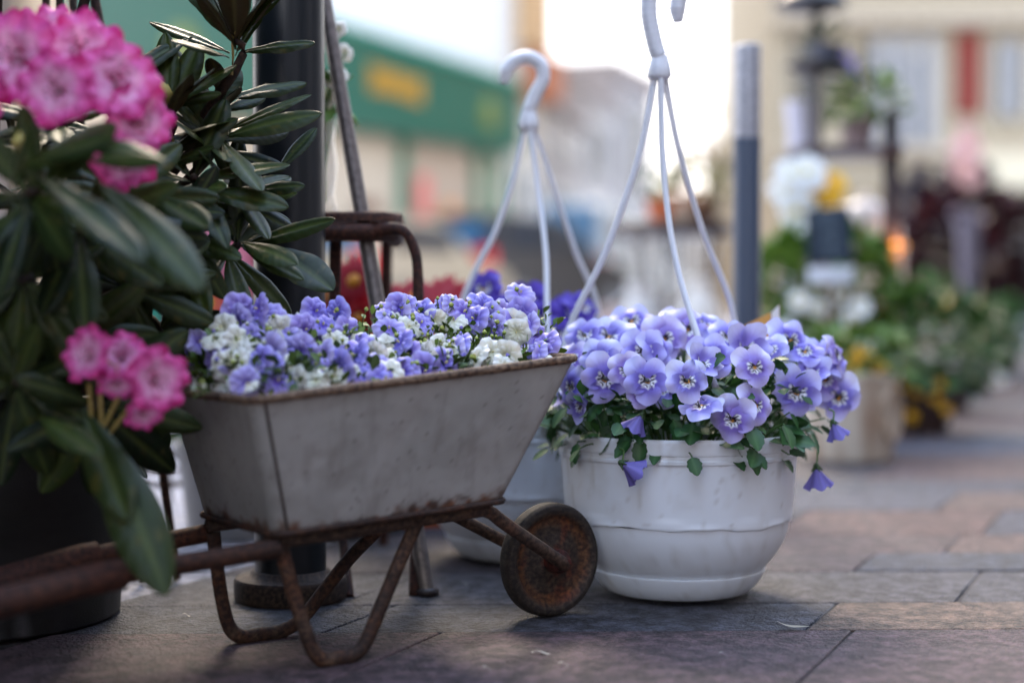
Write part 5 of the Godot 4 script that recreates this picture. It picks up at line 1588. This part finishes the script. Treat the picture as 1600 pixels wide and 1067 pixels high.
func stall_behind():
	rng.seed = 71
	var greens := [S(40, 66, 32), S(86, 118, 50)]
	var red := daisy_mesh(1, S(176, 12, 34), S(150, 10, 26), S(228, 150, 30), 16, 0.15)
	var pink := daisy_mesh(2, S(240, 150, 170), S(246, 120, 130), S(250, 190, 90), 6, 0.4)
	var prim := daisy_mesh(3, S(214, 16, 60), S(240, 120, 20), S(248, 190, 30), 6, 0.42)
	var yel := daisy_mesh(4, S(236, 186, 20), S(232, 160, 16), S(216, 130, 12), 6, 0.42)
	var whi := daisy_mesh(5, S(236, 236, 232), S(236, 236, 226), S(224, 208, 120), 9, 0.24)
	# red daisies behind the barrow
	var p := Vector3(P(560, 470, 1.98).x, -0.004, -2.02)
	potted("red_daisy", "dark red daisies with yellow eyes behind the leaning rod", "flower", p, S(70, 70, 74), 0.07, 0.12,
		[bl(553, 440, 1.97, 1.1), bl(518, 465, 1.97), bl(604, 470, 1.98), bl(560, 500, 1.96), bl(530, 455, 2.02, 0.7), bl(575, 520, 1.96)], red, 0.036, greens, Vector3(0.07, 0.07, 0.06), 120, 0.03, Vector3(0, -0.005, 0), "grey plastic pot of red daisies behind the wheelbarrow, left one")
	p = Vector3(P(660, 470, 2.05).x, -0.004, -2.1)
	potted("red_daisy", "dark red daisies low behind the right bellflower clump", "flower", p, S(178, 96, 60), 0.075, 0.10,
		[bl(648, 466, 2.06), bl(690, 468, 2.06), bl(620, 480, 2.07), bl(715, 478, 2.05), bl(665, 500, 2.04), bl(600, 470, 2.08)], red, 0.036, greens, Vector3(0.08, 0.07, 0.06), 120, 0.03, Vector3.ZERO, "terracotta pot of red daisies behind the wheelbarrow, right one")
	p = Vector3(P(345, 470, 1.98).x, -0.004, -2.02)
	potted("pink_tulip", "pink blooms glimpsed between rhododendron leaves and the dark post", "flower", p, S(150, 150, 150), 0.07, 0.13,
		[bl(352, 392, 1.98, 1.1), bl(330, 395, 1.98), bl(372, 425, 1.98, 1.1), bl(322, 475, 1.96, 0.9, prim), bl(312, 440, 2.0, 0.8)], pink, 0.036, greens, Vector3(0.06, 0.08, 0.05), 90, 0.04, Vector3.ZERO, "pale grey pot behind the rhododendron and the dark post")
	# steel bollard
	var bc := P(1167, 470, 2.25); bc.y = 0.004
	var t := thing("steel_bollard", "slim blue grey bollard with a bright steel top behind the front pot", "bollard", bc)
	var b := MB.new(); b.xf = Transform3D(Basis(), bc)
	b.lathe([Vector2(0.026, 0.0), Vector2(0.026, 0.006), Vector2(0.0205, 0.008), Vector2(0.0205, 0.54), Vector2(0.0, 0.54)], 32, S(74, 86, 104))
	part("shaft", b, M.paint, t)
	b = MB.new(); b.xf = Transform3D(Basis(), bc)
	b.lathe([Vector2(0.0, 0.5402), Vector2(0.0195, 0.5402), Vector2(0.0195, 0.6735), Vector2(0.0185, 0.6755), Vector2(0.0, 0.6765)], 32, S(196, 198, 208))
	part("sleeve", b, M.metal, t)
	# dark table with small pots
	var D := 4.6
	var tc := P(1050, 470, D); tc.y = 0
	t = thing("dark_table", "dark round table with flower pots further along the pavement", "table", tc)
	b = MB.new(); b.xf = Transform3D(Basis(), tc)
	b.lathe([Vector2(0.0, 0.50), Vector2(0.18, 0.50), Vector2(0.185, 0.505), Vector2(0.185, 0.535), Vector2(0.18, 0.54), Vector2(0.0, 0.54)], 32, S(58, 44, 42))
	part("table_top", b, M.paint, t)
	for k in 3:
		b = MB.new()
		var a := TAU * k / 3 + 0.4
		b.tube([tc + Vector3(cos(a) * 0.15, -0.004, sin(a) * 0.15), tc + Vector3(cos(a) * 0.08, 0.3, sin(a) * 0.08), tc + Vector3(cos(a) * 0.13, 0.499, sin(a) * 0.13)], 0.012, 8, S(70, 60, 58))
		part("leg", b, M.paint, t)
	potted("olive_plant", "olive green bushy plant on the dark round table", "plant", tc + Vector3(0.09, 0.5405, 0.02), S(96, 66, 44), 0.05, 0.06, [], whi, 0.02, [S(84, 76, 30), S(130, 118, 50)], Vector3(0.09, 0.07, 0.07), 110, 0.045, Vector3.ZERO, "small brown pot at the right side of the dark round table")
	potted("cream_flower", "cream flowers in a terracotta pot on the dark round table", "flower", tc + Vector3(-0.04, 0.5405, 0.05), S(190, 96, 50), 0.045, 0.07, [bl(1030, 300, D, 1.0), bl(1045, 285, D, 1.0), bl(1020, 315, D, 0.9), bl(1060, 270, D, 0.8)], daisy_mesh(8, S(240, 224, 190), S(240, 214, 150), S(230, 180, 60), 9, 0.3), 0.028, greens, Vector3(0.05, 0.05, 0.04), 50, 0.03, Vector3.ZERO, "terracotta pot at the left side of the dark round table")
	# tall pale milk cans under the table side
	var cans := [[1000, 4.2, 0.36, S(196, 192, 186), "pale grey enamel can left of the dark table's legs"], [1095, 4.3, 0.38, S(206, 200, 190), "cream enamel can right of the dark table's legs"], [960, 4.8, 0.3, S(176, 150, 140), "dusty pink can beside the dark table"]]
	for q in cans:
		var c := P(q[0], 470, q[1]); c.y = -0.004 if c.x < edge_x(q[1]) else 0.004
		b = MB.new(); b.xf = Transform3D(Basis(), c)
		b.lathe([Vector2(0.0, 0.0), Vector2(0.055, 0.0), Vector2(0.058, 0.01), Vector2(0.06, q[2] * 0.7), Vector2(0.05, q[2] * 0.8), Vector2(0.035, q[2] * 0.86), Vector2(0.036, q[2] * 0.95), Vector2(0.045, q[2]), Vector2(0.04, q[2]), Vector2(0.03, q[2] * 0.9)], 24, q[3])
		t = thing("milk_can", q[4], "can", c)
		part("body", b, M.plastic, t)
		b = MB.new()
		b.tube(smooth([c + Vector3(-0.06, q[2] * 0.7, 0.01), c + Vector3(-0.085, q[2] * 0.8, 0.01), c + Vector3(-0.035, q[2] * 0.93, 0.01)], 4), 0.005, 6, q[3])
		part("handle", b, M.plastic, t)
	# tiered dark stand on the right
	D = 3.7
	var sc := P(1275, 470, D); sc.y = 0.004
	t = thing("tiered_stand", "dark metal tiered plant stand with round trays at the right", "plant stand", sc)
	b = MB.new()
	b.tube([sc, sc + Vector3(0, 1.06, 0)], 0.012, 10, S(56, 52, 58))
	part("post", b, M.paint, t)
	b = MB.new(); b.xf = Transform3D(Basis(), P(1265, 470, D) * Vector3(1, 0, 1))
	b.lathe([Vector2(0.0, 0.998), Vector2(0.05, 1.0), Vector2(0.088, 1.012), Vector2(0.09, 1.018), Vector2(0.06, 1.045), Vector2(0.02, 1.07), Vector2(0.0, 1.075)], 28, S(48, 40, 42))
	part("cap", b, M.paint, t)
	for q in [[0.85, 0.075, 1275]]:
		b = MB.new(); b.xf = Transform3D(Basis(), P(q[2], 470, D) * Vector3(1, 0, 1))
		b.lathe([Vector2(0.0, q[0]), Vector2(q[1] * 0.6, q[0]), Vector2(q[1], q[0] + 0.018), Vector2(q[1], q[0] + 0.024), Vector2(q[1] * 0.6, q[0] + 0.008), Vector2(0.0, q[0] + 0.008)], 28, S(66, 56, 58))
		part("tray", b, M.paint, t)
	b = MB.new()
	b.box(P(1325, 236, D) + Vector3(0, 0, -0.05), Vector3(0.25, 0.02, 0.2), S(70, 60, 62), 0.004)
	part("shelf", b, M.paint, t)
	var lp := P(1395, 470, D)
	b = MB.new()
	b.box(Vector3(lp.x, 0.385, lp.z - 0.02), Vector3(0.036, 0.762, 0.036), S(58, 52, 56), 0.003)
	part("upright", b, M.paint, t)
	b = MB.new()
	b.box(Vector3(lp.x - 0.215, 0.335, lp.z - 0.12), Vector3(0.03, 0.662, 0.03), S(58, 52, 56), 0.003)
	part("upright", b, M.paint, t)
	var sy := P(1325, 236, D).y + 0.0105
	potted("trailing_plant", "fresh green trailing plant on the tiered stand's shelf", "plant", Vector3(P(1345, 470, D).x, sy, -D - 0.04), S(140, 120, 118), 0.045, 0.07,
		[], whi, 0.02, [S(70, 96, 34), S(120, 148, 56)], Vector3(0.08, 0.055, 0.06), 130, 0.04, Vector3(0.015, 0.0, 0.03), "dusty pink pot on the shelf of the tiered stand")
	var lil := daisy_mesh(9, S(150, 134, 190), S(130, 110, 180), S(210, 190, 120), 8, 0.3)
	potted("lilac_flower", "small lilac flowers on the second tray of the tiered stand", "flower", P(1290, 470, D) * Vector3(1, 0, 1) + Vector3(0, 0.8585, 0.0), S(60, 64, 80), 0.04, 0.06,
		[bl(1300, 92, D), bl(1312, 108, D), bl(1325, 98, D), bl(1316, 84, D), bl(1330, 112, D), bl(1275, 75, D, 0.8)], lil, 0.02, greens, Vector3(0.04, 0.03, 0.03), 40, 0.025, Vector3.ZERO, "dark blue pot on the second tray of the tiered stand")
	var vb := Vector3(P(1250, 470, D + 0.15).x, 0.004, -D - 0.15)
	t = thing("tall_vase", "tall pale grey lilac vase standing behind the tiered stand", "vase", vb)
	b = MB.new(); b.xf = Transform3D(Basis(), vb)
	b.lathe([Vector2(0.0, 0.0), Vector2(0.05, 0.0), Vector2(0.055, 0.3), Vector2(0.035, 0.55), Vector2(0.03, 0.72), Vector2(0.04, 0.80), Vector2(0.035, 0.80), Vector2(0.02, 0.7)], 24, S(196, 192, 204))
	part("body", b, M.plastic, t)
	# chalkboard
	D = 3.3
	var k0 := P(1262, 325, D)
	var k1 := P(1330, 412, D)
	var kc := (k0 + k1) / 2.0
	t = thing("chalkboard_sign", "dark navy price board with a white strip below among the plants", "sign", Vector3(kc.x, 0.004, kc.z))
	b = MB.new()
	var kb := Basis(Vector3.BACK, 0.08)
	b.box(kc, Vector3(k1.x - k0.x, k0.y - k1.y, 0.012), S(28, 46, 62), 0.003, kb)
	var bd := part("board", b, M.paint, t)
	for k in 8:
		b = MB.new()
		b.box(kc + kb * Vector3(rr(-0.006, 0.006), 0.045 - 0.0125 * k, 0.0072), Vector3(rr(0.04, 0.07), 0.003, 0.0016), S(120, 138, 152), 0.0, kb)
		part("chalk_line", b, M.matte, bd)
	b = MB.new()
	b.box(P(1299, 431, D), Vector3(0.096, 0.038, 0.01), S(214, 218, 226), 0.004)
	part("white_strip", b, M.matte, t)
	b = MB.new()
	b.tube([Vector3(kc.x + 0.012, 0.004, kc.z - 0.016), Vector3(kc.x, kc.y, kc.z - 0.013)], 0.006, 8, S(90, 74, 60))
	part("stake", b, M.matte, t)
	# cream ceramic jar behind the board
	D = 3.95
	var jc := P(1352, 470, D); jc.y = 0.004
	t = thing("cream_jar", "large rounded cream ceramic jar behind the navy board", "jar", jc)
	b = MB.new(); b.xf = Transform3D(Basis(), jc)
	b.lathe([Vector2(0.0, 0.0), Vector2(0.07, 0.0), Vector2(0.075, 0.02), Vector2(0.085, 0.2), Vector2(0.098, 0.36), Vector2(0.098, 0.44), Vector2(0.088, 0.50), Vector2(0.06, 0.545), Vector2(0.02, 0.56), Vector2(0.0, 0.56)], 36, S(222, 206, 192))
	part("body", b, M.plastic, t)
	b = MB.new(); b.xf = Transform3D(Basis(), jc)
	b.ball(Vector3(0, 0.568, 0), Vector3(0.016, 0.013, 0.016), S(214, 198, 184), 10, 6)
	part("knob", b, M.plastic, t)
	# leafy shrub with white and yellow blooms
	D = 3.45
	p = P(1255, 470, D); p.y = 0.004
	var fl := []
	for q in [[1238, 270], [1255, 300], [1230, 300], [1244, 330], [1262, 268], [1256, 345], [1275, 275], [1248, 285]]: fl.append(bl(q[0], q[1], D, 1.1))
	for q in [[1285, 290], [1298, 300], [1302, 286]]: fl.append(bl(q[0], q[1], D, 0.9, yel))
	for q in [[1225, 520], [1250, 470], [1330, 500], [1345, 480], [1310, 460], [1360, 540], [1280, 480]]: fl.append(bl(q[0], q[1], D - 0.12, 0.7))
	potted("green_shrub", "bright green leafy shrub with white and yellow blooms beside the navy board", "shrub", p, S(120, 108, 96), 0.09, 0.14, fl, whi, 0.038, [S(58, 92, 34), S(116, 146, 58)], Vector3(0.16, 0.18, 0.1), 700, 0.045, Vector3(0.05, 0.02, 0.0), "brown grey pot of the green shrub with white blooms")
	# worn cream planter
	var wc := P(1322, 470, 2.95); wc.y = 0.004
	t = thing("cream_planter", "worn cream planter with a ring handle right of the front pot", "planter", wc)
	b = MB.new(); b.xf = Transform3D(Basis(), wc)
	b.lathe([Vector2(0.0, 0.0), Vector2(0.086, 0.0), Vector2(0.09, 0.005), Vector2(0.098, 0.08), Vector2(0.1, 0.148), Vector2(0.1, 0.148), Vector2(0.104, 0.15), Vector2(0.104, 0.165), Vector2(0.099, 0.166), Vector2(0.095, 0.12)], 40, func(q, an): return S(206, 194, 176).lerp(S(150, 118, 92), smoothstep(0.0, 0.4, nz(Vector3(q.x, q.y * 0.3, q.z), 26.0)) * 0.8))
	part("body", b, M.plastic, t)
	b = MB.new(); b.xf = Transform3D(Basis(), wc)
	b.lathe([Vector2(0.0, 0.145), Vector2(0.097, 0.14)], 24, S(46, 37, 30))
	part("soil", b, M.soil, t)
	b = MB.new()
	var rc := wc + Vector3(0.072, 0.09, 0.077)
	var ring := []
	for k in 21:
		var a := TAU * k / 20.0
		ring.append(rc + Vector3(0.72, 0, -0.7) * cos(a) * 0.028 + Vector3(0, sin(a) * 0.048, 0))
	b.tube(ring, 0.006, 8, S(176, 152, 128))
	part("ring_handle", b, M.plastic, t)
	t = thing("yellow_primrose", "yellow primroses with leafy stems in the worn cream planter", "flower", wc + Vector3(0, 0.142, 0))
	var st := MB.new()
	for q in [[1360, 560], [1345, 552], [1376, 572], [1300, 556], [1330, 570]]:
		var e := P(q[0], q[1], 2.92)
		stalk(st, wc + Vector3(rr(-0.05, 0.05), 0.14, rr(-0.05, 0.05)), e, 0.0018, S(70, 104, 48))
		part("flower", yel, M.petal, t, Transform3D(facing(Vector3(rr(-0.4, 0.4), 0.5, 1)).scaled(Vector3.ONE * rr(0.014, 0.019)), e))
	part("stems", st, M.soft_leaf, t)
	var lf := MB.new()
	small_leaves(lf, wc + Vector3(0.01, 0.19, 0), Vector3(0.1, 0.05, 0.09), 220, 0.036, S(60, 92, 38), S(116, 146, 62))
	tag(part("foliage", lf, M.soft_leaf, t), "", "", "", "stuff")
	# row of pots along the pavement edge towards the right
	var rowp := [
		["yellow_viola", "yellow violas in a dark pot next along the pavement after the cream planter", 1440, 3.55, S(58, 40, 36), [[1410, 600], [1432, 612], [1462, 622], [1412, 570], [1450, 590], [1480, 640], [1425, 650], [1470, 600]], yel, 0.015, "dark brown pot of yellow violas along the pavement"],
		["white_daisy", "white daisies in a dark pot further along the pavement", 1478, 4.25, S(50, 40, 40), [[1440, 520], [1455, 545], [1470, 515], [1420, 535], [1485, 560], [1402, 512], [1430, 500]], whi, 0.034, "dark pot of white daisies along the pavement"],
		["cream_daisy", "cream yellow daisies behind the white ones along the pavement", 1512, 5.0, S(64, 46, 44), [[1480, 490], [1500, 480], [1520, 500], [1490, 510], [1515, 520], [1470, 478]], daisy_mesh(12, S(232, 226, 160), S(232, 220, 150), S(220, 190, 80), 9, 0.28), 0.04, "brown pot of cream daisies along the pavement"],
		["white_petunia", "white petunias at the far end of the row of pots", 1560, 5.7, S(70, 46, 42), [[1540, 560], [1552, 575], [1562, 560], [1548, 540], [1570, 585], [1535, 530], [1528, 505], [1556, 590]], whi, 0.04, "reddish pot of white petunias at the far end of the row"],
	]
	for q in rowp:
		p = P(q[2], 470, q[3]); p.y = 0.004
		fl = []
		for w in q[5]: fl.append(bl(w[0], w[1], q[3] - 0.08))
		potted(q[0], q[1], "flower", p, q[4], 0.085, 0.11, fl, q[6], q[7], [S(28, 60, 32), S(76, 116, 50)], Vector3(0.15, 0.12, 0.12), 420, 0.045, Vector3(0, -0.01, 0.02), q[8])
	var mag := daisy_mesh(14, S(206, 40, 120), S(190, 30, 100), S(230, 150, 60), 10, 0.26)
	p = P(1450, 470, 5.2); p.y = 0.004
	potted("magenta_flower", "magenta flowers above the cream daisies along the pavement", "flower", p, S(60, 58, 62), 0.1, 0.24, [bl(1440, 465, 5.1), bl(1428, 475, 5.1), bl(1446, 478, 5.1), bl(1436, 458, 5.1)], mag, 0.04, greens, Vector3(0.1, 0.08, 0.08), 120, 0.05, Vector3.ZERO, "tall grey pot of magenta flowers along the pavement")
	# burgundy leaved shrub with pink plume and wrapped white bouquet
	p = P(1500, 470, 6.6); p.y = 0.004
	var plume := []
	for k in 16: plume.append(bl(rr(1492, 1524), rr(208, 290), 6.55 + rr(-0.05, 0.05), 1.0))
	potted("burgundy_shrub", "tall burgundy leaved shrub with a pale pink plume before the dark shop opening", "shrub", p, S(60, 46, 48), 0.17, 0.3, plume, daisy_mesh(15, S(226, 180, 170), S(216, 160, 150), S(220, 180, 150), 7, 0.4), 0.05, [S(46, 18, 22), S(78, 34, 38)], Vector3(0.26, 0.34, 0.18), 620, 0.10, Vector3(0.03, -0.12, 0), "large dark pot of the burgundy shrub")
	p = P(1480, 470, 7.2); p.y = 0.004
	potted("plum_shrub", "dusky plum shrub behind the burgundy one", "shrub", p, S(70, 60, 62), 0.16, 0.3, [], whi, 0.03, [S(40, 34, 46), S(66, 56, 72)], Vector3(0.28, 0.30, 0.18), 460, 0.09, Vector3(0.0, 0.1, 0), "large grey brown pot of the plum shrub")
	var wb := P(1512, 470, 6.0); wb.y = 0.004
	t = thing("wrapped_bouquet", "white paper wrapped bouquet standing in a dark bucket", "bouquet", wb)
	b = MB.new(); b.xf = Transform3D(Basis(), wb)
	b.lathe([Vector2(0.02, 0.255), Vector2(0.03, 0.36), Vector2(0.042, 0.56), Vector2(0.055, 0.62), Vector2(0.04, 0.58), Vector2(0.025, 0.36)], 20, S(112, 104, 114), 0.12)
	part("paper", b, M.matte, t)
	b = MB.new(); b.xf = Transform3D(Basis(), wb)
	for k in 9: b.ball(Vector3(rr(-0.05, 0.05), 0.62 + rr(-0.02, 0.03), rr(-0.05, 0.05)), Vector3.ONE * rr(0.016, 0.022), S(112, 100, 110), 8, 6)
	part("blooms", b, M.petal, t)
	t = thing("dark_bucket", "dark bucket holding the white wrapped bouquet", "bucket", wb)
	b = MB.new(); b.xf = Transform3D(Basis(), wb)
	b.lathe([Vector2(0.0, 0.0), Vector2(0.075, 0.0), Vector2(0.095, 0.26), Vector2(0.1, 0.262), Vector2(0.1, 0.27), Vector2(0.092, 0.27), Vector2(0.075, 0.25), Vector2(0.0, 0.25)], 28, S(40, 36, 40))
	part("body", b, M.black_plastic, t)
	b = MB.new()
	b.tube(smooth([wb + Vector3(-0.1, 0.262, 0), wb + Vector3(-0.07, 0.2, 0.08), wb + Vector3(0.07, 0.2, 0.08), wb + Vector3(0.1, 0.262, 0)], 4), 0.004, 6, S(110, 108, 110))
	part("bail", b, M.metal, t)
	# a lit string bulb on the upright
	var lb := P(1414, 385, 3.68)
	t = thing("string_light_bulb", "small warm lit bulb hanging beside the stand's upright", "lamp", lb)
	b = MB.new(); b.xf = Transform3D(Basis(), lb)
	b.ball(Vector3.ZERO, Vector3(0.006, 0.007, 0.006), Color.WHITE, 10, 8)
	part("bulb", b, M.glow, t)
	b = MB.new()
	b.tube([lb + Vector3(0, 0.0065, 0), lb + Vector3(0, 0.016, 0), lb + Vector3(-0.012, 0.03, -0.01)], [0.004, 0.003, 0.0015], 8, S(40, 40, 40))
	part("socket", b, M.black_plastic, t)
	var ol := OmniLight3D.new()
	ol.name = "bulb_light"
	ol.light_color = Color(1.0, 0.62, 0.28); ol.light_energy = 0.01; ol.light_size = 0.005; ol.omni_range = 3.0; ol.omni_attenuation = 2.0; ol.shadow_enabled = true
	t.add_child(ol)
